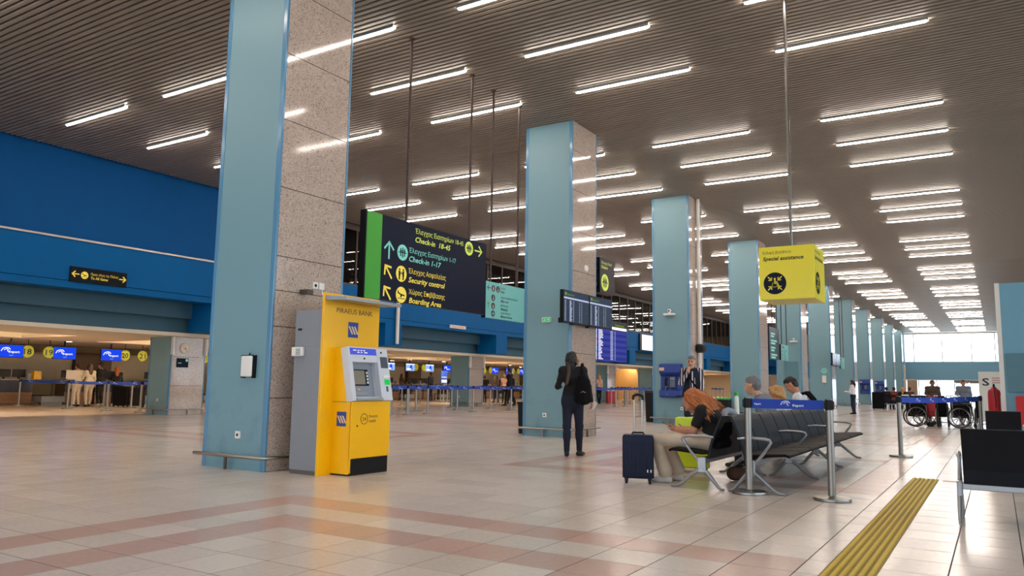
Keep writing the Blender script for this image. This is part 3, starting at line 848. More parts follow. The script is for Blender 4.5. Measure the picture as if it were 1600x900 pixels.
def mint_sign(x, y0, label, full=True):
    t = thing('facilities_sign', label, 'sign', (x, y0, 0))
    b = MB(); b.box(-.07, 0, .0, 1.42, 2.33, 3.02); bd = obj('board', b, M('sign_teal_board'), t, bevel=.004)
    b = MB(); b.box(-.075, .004, -.025, .0, 2.32, 3.025); obj('end_cap', b, M('sign_black'), t)
    rods(t, .15, 1.12, 3.02)
    sh = Sheet((.001, 0, 0), (0, 1, 0), (0, 0, 1)); dk, pk = M('print_dark'), mat('icon_pink', '#d9a7a8', .6)
    rows = [(2.90, 'Τουαλέτες', 'Toilets', .20, .16), (2.72, 'Χώρος Περιποίησης Βρεφών', 'Baby room', .62, .28), (2.565, 'Κατάστημα', 'Shopping', .28, .25), (2.42, 'Ιατρική Υπηρεσία', 'Medical Service', .37, .42)]
    for i, (v, a, c, wa, wc_) in enumerate(rows):
        u = .53 if i else .50
        sh.disc(dk, .26, v, .062)
        if i == 0:
            sh.disc(dk, .42, v, .062)
            sh.disc(pk, .245, v+.03, .009, h=.004, n=8); sh.rect(pk, .235, .255, v-.04, v+.02, h=.004); sh.disc(pk, .275, v+.03, .009, h=.004, n=8); sh.rect(pk, .265, .285, v-.04, v+.02, h=.004)
            sh.disc(pk, .42, v+.03, .011, h=.004, n=8); sh.poly(pk, [(.395, v-.04), (.445, v-.04), (.42, v+.02)], h=.004)
        elif i == 1: sh.disc(pk, .26, v+.025, .011, h=.004, n=8); sh.rect(pk, .245, .275, v-.04, v+.01, h=.004)
        elif i == 2: sh.ring(pk, .26, v+.012, .018, .007, h=.004, n=12); sh.rect(pk, .238, .282, v-.04, v+.01, h=.004)
        else: sh.rect(M('sign_teal_board'), .25, .27, v-.04, v+.04, h=.004); sh.rect(M('sign_teal_board'), .225, .295, v-.01, v+.01, h=.004)
        sh.text(dk, a, u, v+.018, .05, wa); sh.text(dk, c, u, v-.055, .062, wc_, True, True)
    sh.arrow(dk, .11, 2.90, .11, math.pi, .014); sh.arrow(M('sign_green'), .10, 2.57, .11, math.pi/2, .014)
    sh.build(bd)
    return t
mint_sign(-8.08, 12.03, 'mint green hanging facilities sign right of the navy sign')
# second pair further along the hall
t = thing('direction_sign', 'dark hanging direction sign behind the fourth column', 'sign', (-8.03, 33.45, 0))
b = MB(); b.box(-.09, 0, 0, 1.72, 2.30, 3.66); bd = obj('board', b, mat('sign_slate', '#2b3440', .4), t, bevel=.004); rods(t, .5, 1.3, 3.66)
sh = Sheet((.001, 0, 0), (0, 1, 0), (0, 0, 1))
for k in range(4): sh.rect(M('sign_mint'), .25, 1.0 + .3*(k % 2), 3.36-.3*k, 3.43-.3*k); sh.rect(M('sign_mint'), .25, .8 + .2*(k % 2), 3.24-.3*k, 3.32-.3*k)
sh.build(bd, 'faint_print')
mint_sign(-8.05, 35.56, 'mint hanging sign on two long rods in front of the fifth column')
mint_sign(-8.05, 51.1, 'farthest mint hanging sign, in front of the seventh column')
# grey check-in sign behind the second column
t = thing('hanging_sign', 'tall grey hanging sign with a lime disc, right of the second column', 'sign', (-8.05, 16.9, 0))
b = MB(); b.box(-.2, 0, .05, .9, 3.33, 4.2); bd = obj('board', b, M('sign_grey'), t, bevel=.006)
b = MB(); b.box(-.2, -.002, .04, .05, 3.33, 4.2); obj('end_cap', b, M('sign_black'), t)
b = MB(); b.box(-.14, -.06, -1.26, .06, 3.9, 3.98); b.box(-.14, -.06, -1.26, .06, 3.5, 3.58); obj('wall_arm', b, M('steel_dark'), t)
sh = Sheet((.001, 0, 0), (0, 1, 0), (0, 0, 1)); sh.text(M('sign_lime'), 'Έλεγχος Εισιτ.', .12, 4.05, .09, .62); sh.text(M('sign_lime'), 'Check-in', .12, 3.94, .1, .36, True, True)
icon_people(sh, M('sign_lime'), M('sign_grey'), .33, 3.60, .21); sh.build(bd)

# ---- flight screens on the second and sixth column
def flight_screens(x, y0, label):
    t = thing('flight_screens', label, 'screen', (x, y0, 0))
    for k in range(2):
        ya = 1.19*k
        b = MB(); b.box(-.03, .05, ya, ya+1.17, 2.345, 3.02); fr = obj('screen_frame', b, M('black_plastic'), t, bevel=.006)
        b = MB(); b.box(.05, .053, ya+.02, ya+1.15, 2.365, 3.0); pn = obj('panel', b, mat('panel_dim', '#23303f', .18, emit='#31415a', estr=.35), fr)
        sh = Sheet((.0535, ya, 0), (0, 1, 0), (0, 0, 1))
        sh.disc(M('board_green'), .10, 2.94, .035, n=14); sh.text(M('board_green'), 'Departures', .16, 2.915, .06, .32)
        sh.rect(M('board_grey_head'), .02, 1.15, 2.84, 2.875)
        rnd = random.Random(k+3)
        for r_ in range(15):
            v = 2.81 - .029*r_
            sh.rect(M('board_grey'), .05, .12, v-.015, v); sh.rect(M('board_grey_head'), .27, .27+rnd.uniform(.06, .11), v-.017, v)
            sh.rect(M('board_grey'), .42, .42+.05, v-.014, v); sh.rect(M('board_grey'), .70, .72+.03*rnd.random(), v-.014, v); sh.rect(M('board_grey'), .80, .83, v-.014, v)
        sh.build(pn, 'screen_rows')
    b = MB(); b.box(-.12, -.03, .8, 1.5, 2.6, 2.75); obj('wall_bracket', b, M('black_matte'), t)
    b = MB(); b.box(-.05, .03, -.03, .02, 2.34, 2.44); b.box(-.03, .05, .42, .50, 2.32, 2.345); b.box(-.03, .05, 1.15, 1.22, 2.31, 2.345); obj('cable_cover', b, M('black_plastic'), t)
    return t
flight_screens(-7.41, 13.78, 'pair of dark flight screens side by side on the second column')
flight_screens(-7.47, 44.6, 'far pair of flight screens on the sixth column')
# ---- big lit departures board on the fascia
t = thing('departures_board', 'big lit blue departures board in front of the fascia', 'screen', (-19.45, 40.1, 0))
b = MB(); b.box(-.2, 0, 0, 4.75, 2.5, 4.95); bd = obj('cabinet', b, M('sign_navy'), t)
sh = Sheet((.001, 0, 0), (0, 1, 0), (0, 0, 1))
for k in range(21):
    v = 4.35 - .088*k
    sh.rect(M('board_blue' if k % 4 < 2 else 'board_blue_dark'), .15, 4.7, v-.088, v)
rnd = random.Random(5)
for k in range(20):
    v = 4.33 - .088*k
    sh.rect(M('board_white' if k not in (6, 14) else ('board_orange' if k == 6 else 'board_cyan')), .12, .42, v-.08, v-.005, h=.004)
    sh.rect(M('board_white'), 0.65, 0.65+rnd.uniform(.3, .65), v-.062, v-.02, h=.004)
    sh.rect(M('board_grey_head'), 2.3, 2.68, v-.062, v-.02, h=.004); sh.rect(M('board_grey_head'), 2.9, 3.04, v-.062, v-.03, h=.004)
sh.rect(M('board_white'), .15, 4.7, 4.42, 4.58, h=.004)
sh.text(M('board_green'), 'Departures', 3.0, 4.65, .2, 1.3, True, h=.004)
sh.build(bd, 'board_rows')
t = thing('wall_screen', 'white lit notice screen on the fascia left of the third column', 'screen', (-19.6, 47.3, 0))
b = MB(); b.box(-.1, 0, 0, 2.3, 3.38, 4.48); bd = obj('screen_frame', b, M('black_plastic'), t)
b = MB(); b.box(0, .01, .35, 2.25, 3.43, 4.44); obj('panel', b, M('screen_white'), bd)
# ---- gates sign and exit plates on the fascia
t = thing('gates_sign', 'black sign with yellow arrows on the far-left blue fascia', 'sign', (-19.68, 10.52, 0))
b = MB(); b.box(-.02, .03, 0, 1.5, 3.49, 3.875); bd = obj('board', b, M('sign_black'), t, bevel=.003)
sh = Sheet((.031, 0, 0), (0, 1, 0), (0, 0, 1)); y_ = M('sign_yellow')
sh.arrow(y_, .13, 3.69, .17, math.pi, .03); icon_plane(sh, y_, M('sign_black'), .36, 3.68, .095)
sh.text(y_, 'Προς όλες τις Πύλες', .52, 3.70, .085, .74); sh.text(y_, 'To All Gates', .52, 3.60, .09, .46, True); sh.arrow(y_, 1.38, 3.69, .17, 0, .03); sh.build(bd)
t = thing('fascia_plate', 'small cream plate on the blue fascia below the navy sign', 'sign', (-19.69, 26.6, 0))
b = MB(); b.box(0, .05, 0, 1.15, 3.42, 3.56); bd = obj('plate', b, mat('plate_cream', '#d9c8bd', .5), t)
sh = Sheet((.051, 0, 0), (0, 1, 0), (0, 0, 1))
for k in range(5): sh.rect(mat('plate_red', '#b98f80', .6), .18+.17*k, .27+.17*k, 3.47, 3.51)
sh.build(bd, 'plate_marks')
# small running-man sign, clock, notice, detectors
t = thing('exit_sign', 'small green exit sign on the second blue column', 'sign', (-8.12, 14.47, 2.47))
b = MB(); b.box(-.11, .11, -.03, .01, -.05, .05); bd = obj('case', b, M('white_plastic'), t, bevel=.004)
sh = Sheet((0, -.031, 0), (1, 0, 0), (0, 0, 1)); sh.rect(M('exit_green'), -.095, .095, -.035, .035); sh.arrow(M('print_white'), .04, 0, .06, 0, .01, h=.004); sh.disc(M('print_white'), -.04, .018, .008, h=.004, n=8); sh.line(M('print_white'), [(-.06, -.025), (-.04, -.005), (-.035, .01)], .01, h=.004); sh.line(M('print_white'), [(-.04, -.005), (-.02, -.02)], .008, h=.004); sh.build(bd, 'running_figure')
b = MB(); b.lathe([(.08, 0), (.08, .02), (.06, .04), (.0, .045)], n=20); o = one('smoke_detector', b, M('white_plastic'), 'round white detector on the second column granite above the flight screens', 'detector', smooth=True); o.rotation_euler = (0, math.pi/2, 0); o.location = (-7.535, 15.13, 3.63)
t = thing('wall_clock', 'round wall clock on the granite of the low column', 'clock', (-21.2, 15.0, 2.03))
b = MB(); b.cyl((-.01, 0, 0), (.04, 0, 0), .165, n=28); obj('case', b, mat('clock_rim', '#cfc3b0', .4), t, smooth=True)
b = MB(); b.cyl((.04, 0, 0), (.043, 0, 0), .145, n=28); fc = obj('face', b, mat('clock_face', '#e8dcc6', .5), t)
sh = Sheet((.0435, 0, 0), (0, 1, 0), (0, 0, 1)); sh.line(M('print_dark'), [(0, 0), (.045, -.09)], .014); sh.line(M('print_dark'), [(0, 0), (-.045, -.03)], .016); sh.disc(M('print_dark'), 0, 0, .014, n=10)
for k in range(12): sh.rect(M('print_dark'), .125*math.cos(k*math.pi/6)-.006, .125*math.cos(k*math.pi/6)+.006, .125*math.sin(k*math.pi/6)-.006, .125*math.sin(k*math.pi/6)+.006)
sh.build(fc, 'clock_marks')
t = thing('notice_board', 'small navy notice with a mint dot below the round clock', 'sign', (-21.2, 14.95, 1.58))
b = MB(); b.box(0, .02, -.2, .2, -.14, .14); bd = obj('board', b, M('sign_navy'), t); sh = Sheet((.021, 0, 0), (0, 1, 0), (0, 0, 1)); sh.disc(M('sign_mint'), .14, .08, .045); sh.rect(M('sign_mint'), -.16, -.04, -.02, .0); sh.build(bd, 'notice_print')

# ---- yellow hanging cube
t = thing('hanging_cube', 'bright yellow hanging cube sign for special assistance', 'sign', (-2.365, 11.25, 0))
z0, z1, h = 2.30, 3.035, .365
b = MB(); b.box(-h, h, -h, h, z0, z1); cu = obj('box', b, M('cube_yellow'), t, bevel=.006)
b = MB(); b.cyl((0, 0, z1), (0, 0, CEIL), .022, n=10); rd = obj('hanging_rod', b, M('steel_dark'), t, smooth=True)
b = MB(); b.cyl((0, 0, CEIL-.03), (0, 0, CEIL), .06, n=14); obj('ceiling_cup', b, M('steel_dark'), rd)
for o_, R_ in (((0, -h-.0005, 0), (1, 0, 0)), ((h+.0005, 0, 0), (0, 1, 0)), ((0, h+.0005, 0), (-1, 0, 0)), ((-h-.0005, 0, 0), (0, -1, 0))):
    sh = Sheet(o_, R_, (0, 0, 1)); dk = M('sign_navy'); yl = M('cube_yellow')
    sh.text(mat('print_olive', '#5d5a1c', .6), 'Ειδική βοήθεια', -.31, 2.935, .055, .38); sh.text(dk, 'Special assistance', -.31, 2.845, .075, .54, True, True)
    u, v, r_ = -.155, 2.525, .152
    sh.disc(dk, u, v, r_, n=36)
    for a in (45, 135, 225, 315):
        c, s_ = math.cos(math.radians(a)), math.sin(math.radians(a)); sh.arrow(yl, u+c*.094, v+s_*.094, .065, math.radians(a+180), .014, h=.004)
    sh.disc(yl, u, v+.062, .014, h=.004, n=12); sh.line(yl, [(u, v+.045), (u, v+.0), (u+.035, v-.0), (u+.05, v-.042)], .017, h=.004); sh.line(yl, [(u, v+.028), (u+.03, v+.02)], .011, h=.004)
    sh.ring(yl, u-.002, v-.018, .034, .009, h=.004, a0=math.radians(130), a1=math.radians(355), n=14)
    sh.build(cu)

# ---- fittings on the other columns
def camera_unit(x, y, z, lab):
    t = thing('wall_camera', lab, 'camera', (x, y, z))
    b = MB(); b.box(-.17, .17, -.16, .0, -.035, .03); obj('shelf', b, M('white_plastic'), t, bevel=.02)
    b = MB(); b.ball((0, -.09, .1), .06); b.cyl((0, -.09, .03), (0, -.09, .07), .04); hd = obj('camera_head', b, M('white_plastic'), t, smooth=True)
    b = MB(); b.ball((0, -.135, .1), .025); obj('lens', b, M('black_plastic'), hd, smooth=True)
camera_unit(-8.17, 22.08, 3.22, 'white camera on a shelf on the third blue column'); camera_unit(-7.95, 37.75, 3.25, 'white camera on a shelf on the fifth blue column')
t = thing('white_pipe', 'white vertical pipe on the third column granite', 'pipe', (-7.50, 22.72, 0))
b = MB(); b.cyl((0, 0, .0), (0, 0, 6.8), .055, n=12); obj('pipe', b, M('white_plastic'), t, smooth=True)
b = MB(); b.lathe([(.1, 2.1), (.2, 2.16), (.2, 2.3), (.1, 2.36)], n=18); obj('dark_fitting', b, M('black_plastic'), t, smooth=True)
def payphone(x, y, lab):
    t = thing('payphone', lab, 'payphone', (x, y, 0))
    b = MB(); b.prism([(0, .93), (-.12, .76), (-.20, .80), (-.20, .96), (-.05, 1.02), (-.05, 1.38), (-.20, 1.5), (-.20, 1.74), (0, 1.76)], (-.33, 0, 0), (0,1,0), (0,0,1), (1,0,0), .66); sh_ = obj('hood', b, M('phone_blue'), t, bevel=.01)
    b = MB(); b.box(-.20, .16, -.10, -.04, 1.04, 1.38); bd = obj('phone_body', b, mat('phone_dark', '#1b2c66', .4), t, bevel=.01)
    b = MB(); b.box(-.02, .12, -.11, -.10, 1.27, 1.36); obj('display', b, mat('phone_display', '#6f8a86', .3), bd)
    b = MB()
    for i in range(3):
        for j in range(4): b.box(-.02+.05*i, .015+.05*i, -.108, -.10, 1.08+.045*j, 1.11+.045*j)
    obj('keypad', b, M('grey_plastic'), bd)
    b = MB(); b.tube([(-.14, -.12, 1.12), (-.15, -.15, 1.2), (-.14, -.12, 1.33)], [.035, .022, .035], 8); obj('handset', b, M('black_plastic'), t, smooth=True)
    b = MB(); b.tube([(-.14, -.12, 1.10), (-.15, -.16, .95), (-.08, -.2, .86), (.0, -.16, .92), (-.02, -.12, 1.04)], .01, 6); obj('cord', b, M('steel'), t, smooth=True)
    b = MB(); b.box(-.32, -.17, -.203, -.2, 1.55, 1.64); obj('sticker', b, mat('sticker_peach', '#e3b7a3', .6), t)
payphone(-8.14, 22.08, 'blue payphone on the third column behind the man in the vest'); payphone(-7.97, 60.6, 'far blue payphone on the eighth column'); payphone(-7.97, 68.8, 'farthest blue payphone, on the ninth column')
b = MB(); b.box(-.3, .3, -.045, -.001, -.42, .42); one('grey_panel', b, M('booth_panel'), 'flat grey panel on the fifth blue column', 'panel', bevel=.005).location = (-8.1, 37.75, 1.9)
for z, lab in ((2.05, 'round mint plate on the sixth blue column'), (1.6, 'small white dispenser on the sixth blue column')):
    b = MB()
    if z > 2: b.cyl((0, -.04, 0), (0, .01, 0), .17, n=18)
    else: b.box(-.1, .1, -.1, .01, -.2, .2)
    one('dispenser' if z < 2 else 'wall_plate', b, M('white_plastic' if z < 2 else 'sign_teal_board'), lab, 'dispenser' if z < 2 else 'sign', bevel=.01).location = (-8.0, 45.35, z)

# ---- tactile strip
ts = thing('tactile_strip', 'ribbed yellow tactile guide strip on the floor', 'tactile strip', (-.955, 2.5, 0))
b = MB(); b.box(0, .29, 0, 8.6, 0, .004); obj('backing', b, M('tactile_base'), ts)
for k in range(6):
    b = MB(); b.prism([(.012+.047*k, .004), (.04+.047*k, .004), (.035+.047*k, .012), (.017+.047*k, .012)], (0, 0, 0), (1,0,0), (0,0,1), (0,1,0), 8.6); obj('rib', b, M('tactile'), ts)
b = MB(); b.box(-.62, .3, 10.98, 11.03, 0, .004); one('tactile_edge', b, mat('peach_strip', '#c9a78c', .6), 'thin peach strip on the floor beyond the tactile strip', 'strip')

# ---- stanchions with retractable blue belts
def stanchion_mesh():
    b = MB(); b.lathe([(.175, 0), (.178, .012), (.172, .03), (.06, .042), (.05, .046)], n=28)
    base = b.mesh('base', M('brushed'), smooth=True)
    b = MB(); b.cyl((0,0,.04), (0,0,.90), .036, n=16); post = b.mesh('post', M('brushed'), smooth=True)
    b = MB(); b.cyl((0,0,.885), (0,0,.985), .040, n=16); b.box(-.045, .045, -.03, .03, .895, .972); head = b.mesh('belt_head', M('black_plastic'), smooth=True)
    b = MB(); b.cyl((0,0,.985), (0,0,.995), .038, n=16); capm = b.mesh('cap', M('steel_dark'), smooth=True)
    return base, post, head, capm
SB = stanchion_mesh()
def stanchion(x, y, lab, group=None, to=None, print_=False, h=1.0, nm='queue_stanchion', steel_head=False, sag=.0):
    t = thing(nm, lab, 'stanchion', (x, y, 0), 0, group)
    for n_, me in zip(('base', 'post', 'belt_head', 'cap'), SB):
        o = obj(n_, me, None, t); o.scale = (1, 1, h)
    if to:
        dx, dy = to[0]-x, to[1]-y; L = math.hypot(dx, dy); R = Vector((dx/L, dy/L, 0)); Nn = Vector((R.y, -R.x, 0))
        b = MB(); m = 8; zc = .932*h
        top = []; bot = []
        for i in range(m+1):
            s_ = .04 + (L-.08)*i/m; dz = -sag*4*(i/m)*(1-i/m)
            top.append((R*s_, zc+.048+dz)); bot.append((R*s_, zc-.048+dz))
        for side in (1, -1):
            vs = [tuple(p + Nn*.0015*side + Vector((0,0,z))) for p, z in top] + [tuple(p + Nn*.0015*side + Vector((0,0,z))) for p, z in bot]
            b.add(vs, [(m+1+i, m+2+i, i+1, i) for i in range(m)], flip=side < 0)
        bl = obj('belt', b, M('belt_blue'), t)
        if print_:
            for q, R_ in ((1, R), (-1, -R)):
                sh = Sheet(Nn*(.0017*q) + Vector((0, 0, 0)), R_, (0, 0, 1))
                us = [L*.56] if L < 1.5 else [L*(.2+.6*k/max(1, int(L/.9)-1)) for k in range(max(1, int(L/.9)))]
                for u in us:
                    dz = -sag*4*(u/L)*(1-u/L)
                    if q < 0: u = -u
                    icon_bird(sh, M('print_white'), u-.05, zc+dz+.008, .11); sh.text(M('print_white'), 'fraport', u+.01, zc+dz-.022, .036, .11, True)
                if L < 1.5: sh.text(M('print_white'), 'fraport', (.07 if q > 0 else -.17), zc-.012, .03, .07, True)
                sh.build(bl, 'belt_print')
    return t
stanchion(-2.245, 8.34, 'brushed steel stanchion at the head of the black seats, left of the pair', to=(-1.45, 8.35), print_=True)
stanchion(-1.44, 8.36, 'brushed steel stanchion right of the black seats, ending the short belt')
stanchion(-1.395, 14.42, 'steel stanchion in the open floor, holding the belt before the wheelchairs', to=(-.33, 19.4), print_=True, sag=.02)
stanchion(-.32, 19.45, 'steel stanchion at the right end of the belt before the wheelchairs')
GL = 'queue barriers before the left check-in desks'; LL = 'steel stanchion with blue belt in the queue before the left check-in desks'
ql = [(-31.2, 15.2), (-28.6, 15.75), (-27.4, 14.95), (-25.1, 15.0), (-23.3, 15.03)]
for i, p in enumerate(ql): stanchion(*p, LL, GL, to=ql[i+1] if i+1 < len(ql) else None, print_=True, sag=.03)
q2 = [(-28.6, 16.95), (-26.7, 16.85), (-23.9, 16.9)]
for i, p in enumerate(q2): stanchion(*p, LL, GL, to=q2[i+1] if i+1 < len(q2) else None, sag=.03)
GM = 'queue barriers between cash machine and second column'; LM = 'steel stanchion with blue belt in the queue between cash machine and second column'
qm = [[(-16.8, 19.6), (-16.93, 20.6), (-16.96, 21.75), (-17.0, 24.6), (-17.25, 27.75), (-17.3, 30.9)],
      [(-18.7, 20.1), (-18.69, 23.25), (-18.8, 26.05), (-18.89, 28.65), (-19.2, 31.9)],
      [(-20.4, 21.9), (-20.4, 24.9), (-20.62, 28.15), (-20.9, 31.0), (-22.4, 34.6)],
      [(-23.6, 28.3), (-23.8, 29.9), (-26.9, 36.3), (-29.0, 38.4)], [(-30.3, 39.2), (-29.1, 38.1)]]
for row in qm:
    for i, p in enumerate(row): stanchion(*p, LM, GM, to=row[i+1] if i+1 < len(row) else None, print_=len(row) > 4, sag=.04)
GR = 'queue barriers between second and third column'; LR = 'steel stanchion with blue belt in the queue between second and third column'
for row in ([(-16.3, 33.6), (-16.5, 36.6), (-16.75, 38.4), (-17.0, 40.2), (-17.5, 43.7)], [(-18.84, 41.2), (-18.3, 42.2), (-18.6, 43.0), (-19.6, 46.8), (-20.5, 50.1)], [(-21.2, 48.5), (-23.25, 54.2), (-24.1, 54.6), (-24.8, 55.4)]):
    for i, p in enumerate(row): stanchion(*p, LR, GR, to=row[i+1] if i+1 < len(row) else None, sag=.04)
GQ = 'far queue barriers between third and fourth column'; LQ = 'steel stanchion with blue belt far off between third and fourth column'
row = [(-19.3, 62.4), (-19.65, 65.6), (-20.0, 64.6), (-20.8, 68.5), (-21.2, 67.4)]
for i, p in enumerate(row): stanchion(*p, LQ, GQ, to=row[i+1] if i+1 < len(row) else None, sag=.03)
# card holders on two stanchions
for x, y, lab in ((-27.4, 14.95, 'white card on the stanchion before the cream-jacketed pair'), (-28.6, 15.75, 'white card on the stanchion left of the cream-jacketed pair')):
    t = thing('queue_card', lab, 'sign', (x, y, 1.0)); b = MB(); b.box(-.01, .01, -.13, .13, .03, .33); obj('card', b, mat('card_grey', '#b9b0a5', .6), t); b = MB(); b.cyl((0,0,-.01), (0,0,.05), .012, n=8); obj('holder', b, M('steel'), t)

# ---- rows of black airport seats (local: +x = where the sitter faces, y along the row)
def make_bench(n, label, frames=None, pitch=.58, nm='seat_row', rear_stub=True):
    t = thing(nm, label, 'seat row')
    sp = [(.64, .375), (.645, .40), (.60, .418), (.42, .405), (.26, .392), (.195, .40), (.19, .37), (.26, .362), (.42, .372), (.60, .388)]
    bp = [(.205, .32), (.185, .45), (.135, .60), (.075, .74), (.045, .79), (.02, .785), (.05, .72), (.11, .58), (.155, .44), (.175, .32)]
    b = MB(); b.prism(sp, (0, .012, 0), (1,0,0), (0,0,1), (0,1,0), pitch-.024); sm = b.mesh('seat', M('seat_black'), bevel=.006, segs=1)
    b = MB(); b.prism(bp, (0, .012, 0), (1,0,0), (0,0,1), (0,1,0), pitch-.024); bm_ = b.mesh('backrest', M('seat_blue_black'), bevel=.008, segs=2)
    for k in range(n):
        for nm_, me in (('seat', sm), ('backrest', bm_)):
            o = obj(nm_, me, None, t); o.location = (0, pitch*k, 0)
    L = pitch*n
    b = MB(); b.box(.22, .29, 0, L, .27, .33); obj('beam', b, M('alu'), t, bevel=.006)
    ys = frames or [-.02, L/3, 2*L/3, L+.02]
    b = MB()
    b.tube([(.12, 0, .556), (.25, 0, .566), (.40, 0, .562), (.455, 0, .55), (.468, 0, .53), (.44, 0, .48), (.36, 0, .375), (.29, 0, .30), (.27, 0, .26)], [.012, .016, .017, .017, .017, .016, .017, .02, .022], 8)
    am = b.mesh('armrest', M('alu'), smooth=True)
    b = MB(); b.box(.205, .30, -.022, .022, .17, .34); hm = b.mesh('hub', M('alu'), bevel=.012)
    b = MB(); b.tube([(.27, 0, .22), (.36, 0, .15), (.47, 0, .055), (.53, 0, .018), (.60, 0, .012)], [.024, .022, .019, .016, .012], 8); fm = b.mesh('leg', M('alu'), smooth=True)
    b = MB(); b.tube([(.235, 0, .22), (.16, 0, .13), (.08, 0, .035), (.05, 0, .015), (.01, 0, .012)], [.024, .022, .018, .015, .012], 8); rm = b.mesh('leg', M('alu'), smooth=True)
    for y in ys:
        for nm_, me in (('armrest', am), ('hub', hm), ('leg', fm), ('leg', rm)):
            o = obj(nm_, me, None, t); o.location = (0, y, 0)
    return t
LB = 5.22
bR = make_bench(9, 'row of nine black seats facing the open floor, all of them empty'); bR.location = (-2.495, 8.42, 0)
bL = dup(bR, (-2.515, 8.42+LB, 0), math.pi, 'row of nine black seats facing the blue columns, with people sitting in it')
n1 = make_bench(5, 'row of black seats at the right picture edge, seen from behind'); n1.location = (-.29+2.9, 7.5, 0); n1.rotation_euler = (0, 0, math.pi/2)
n2 = make_bench(1, 'single black seat behind the right-edge seat row, before the blue booth', [-.02, .60], .5, 'single_seat'); n2.location = (.31, 14.45, 0); n2.rotation_euler = (0, 0, math.pi/2)
n3 = make_bench(5, 'distant row of black seats with seated travellers beside the columns', None, .55); n3.location = (-3.0, 47.6, 0); n3.rotation_euler = (0, 0, math.pi/2)
n4 = make_bench(4, 'distant empty seat row beyond the seated travellers', None, .55); n4.location = (-2.6, 52, 0); n4.rotation_euler = (0, 0, math.pi/2)

# ---- luggage
def trolley(name, label, loc, rz, w, d, h, m, handle=0.0, group=None, hm='steel', ribs=False):
    t = thing(name, label, 'suitcase', loc, rz, group)
    b = MB(); b.box(-w/2, w/2, -d/2, d/2, .055, h); sh_ = obj('shell', b, M(m), t, bevel=.035, segs=3, smooth=True)
    b = MB(); b.box(-w/2-.003, w/2+.003, -.012, .012, .06, h-.03); obj('zip_seam', b, M('black_plastic'), t)
    if ribs:
        for k in range(5):
            b = MB(); x = -w/2+.05+(w-.1)*k/4; b.box(x-.012, x+.012, -d/2-.006, -d/2+.01, .12, h-.08); obj('rib', b, M(m), sh_, bevel=.004)
    b = MB(); b.tube([(-.07, 0, h-.005), (-.06, 0, h+.02), (.06, 0, h+.02), (.07, 0, h-.005)], .011, 6); obj('carry_handle', b, M('black_plastic'), t, smooth=True)
    for sx in (-1, 1):
        for sy in (-1, 1):
            b = MB(); b.cyl((sx*(w/2-.045)-.014, sy*(d/2-.03), .027), (sx*(w/2-.045)+.014, sy*(d/2-.03), .027), .027, n=12); b.box(sx*(w/2-.045)-.02, sx*(w/2-.045)+.02, sy*(d/2-.03)-.02, sy*(d/2-.03)+.02, .03, .065)
            obj('caster', b, M('black_plastic'), t, smooth=True)
    if handle:
        b = MB(); b.cyl((-.045, d/2-.04, h-.02), (-.045, d/2-.04, handle), .011, n=8); b.cyl((.045, d/2-.04, h-.02), (.045, d/2-.04, handle), .011, n=8); b.cyl((-.045, d/2-.04, h+.2), (.045, d/2-.04, h+.2), .007, n=6); hb_ = obj('telescopic_handle', b, M(hm), t, smooth=True)
        b = MB(); b.tube([(-.055, d/2-.04, handle-.03), (-.05, d/2-.04, handle+.015), (-.02, d/2-.04, handle+.03), (.02, d/2-.04, handle+.03), (.05, d/2-.04, handle+.015), (.055, d/2-.04, handle-.03)], .018, 8); obj('grip', b, M('black_plastic'), hb_, smooth=True)
    return t
sc_ = trolley('suitcase', 'navy cabin suitcase with extended steel handle beside the orange-haired woman', (-3.53, 8.45, 0), math.radians(22), .35, .22, .545, 'suitcase_navy', .965, ribs=True)
b = MB(); b.box(.10, .15, -.112, -.11, .13, .16); obj('luggage_tag', b, M('white_plastic'), sc_)
trolley('suitcase', 'lime green suitcase standing behind the orange-haired woman', (-3.40, 9.95, 0), math.radians(15), .42, .26, .70, 'lime')
trolley('suitcase', 'red suitcase beside the blonde traveller at the far check-in', (-19.2, 41.9, 0), .8, .5, .3, .75, 'red')
trolley('suitcase', 'black suitcase standing left of the dark-clad pair at the left desks', (-28.15, 17.35, 0), .4, .5, .32, .78, 'black_fabric')
trolley('suitcase', 'second black suitcase, right beside the first one in the left queue', (-27.5, 17.6, 0), .9, .5, .32, .74, 'black_fabric')
trolley('suitcase', 'big black suitcase with dark bag beside the far seated travellers', (-5.5, 46.6, 0), .2, .6, .35, .95, 'black_fabric')
trolley('suitcase', 'black suitcase standing left of the first blue column by the low column', (-23.2, 19.0, 0), .2, .45, .3, .7, 'black_fabric')
# neck pillow on the seat back, sanitiser bottle, bins
npw = MB(); npw.tube([(.12*math.cos(a), .12*math.sin(a), 0) for a in [math.radians(-60+30*k) for k in range(11)]], [.035]+[.05]*9+[.035], 10)
o = one('neck_pillow', npw, mat('pillow_grey', '#8d919c', .9, noise=.05), 'grey neck pillow propped on the seat back behind the orange-haired woman', 'pillow', smooth=True); o.location = (-2.70, 9.28, .735); o.rotation_euler = (math.radians(62), 0, math.radians(60)); o.scale = (.8, .8, .8)
t = thing('sanitiser_bottle', 'white bottle stand with green cap beside the green-lidded bin', 'bottle', (-8.42, 29.75, 0))
b = MB(); b.lathe([(.11, 0), (.11, .02), (.09, .3), (.085, .72), (.05, .78), (.05, .8)], n=16); obj('body', b, mat('bottle_pale', '#d5e3dc', .4), t, smooth=True)
b = MB(); b.cyl((0,0,.78), (0,0,.9), .085, n=16); obj('cap', b, M('green_lid'), t)
b = MB(); b.lathe([(.0915, .2), (.0905, .28)], n=16); obj('label_band', b, M('green_lid'), t)
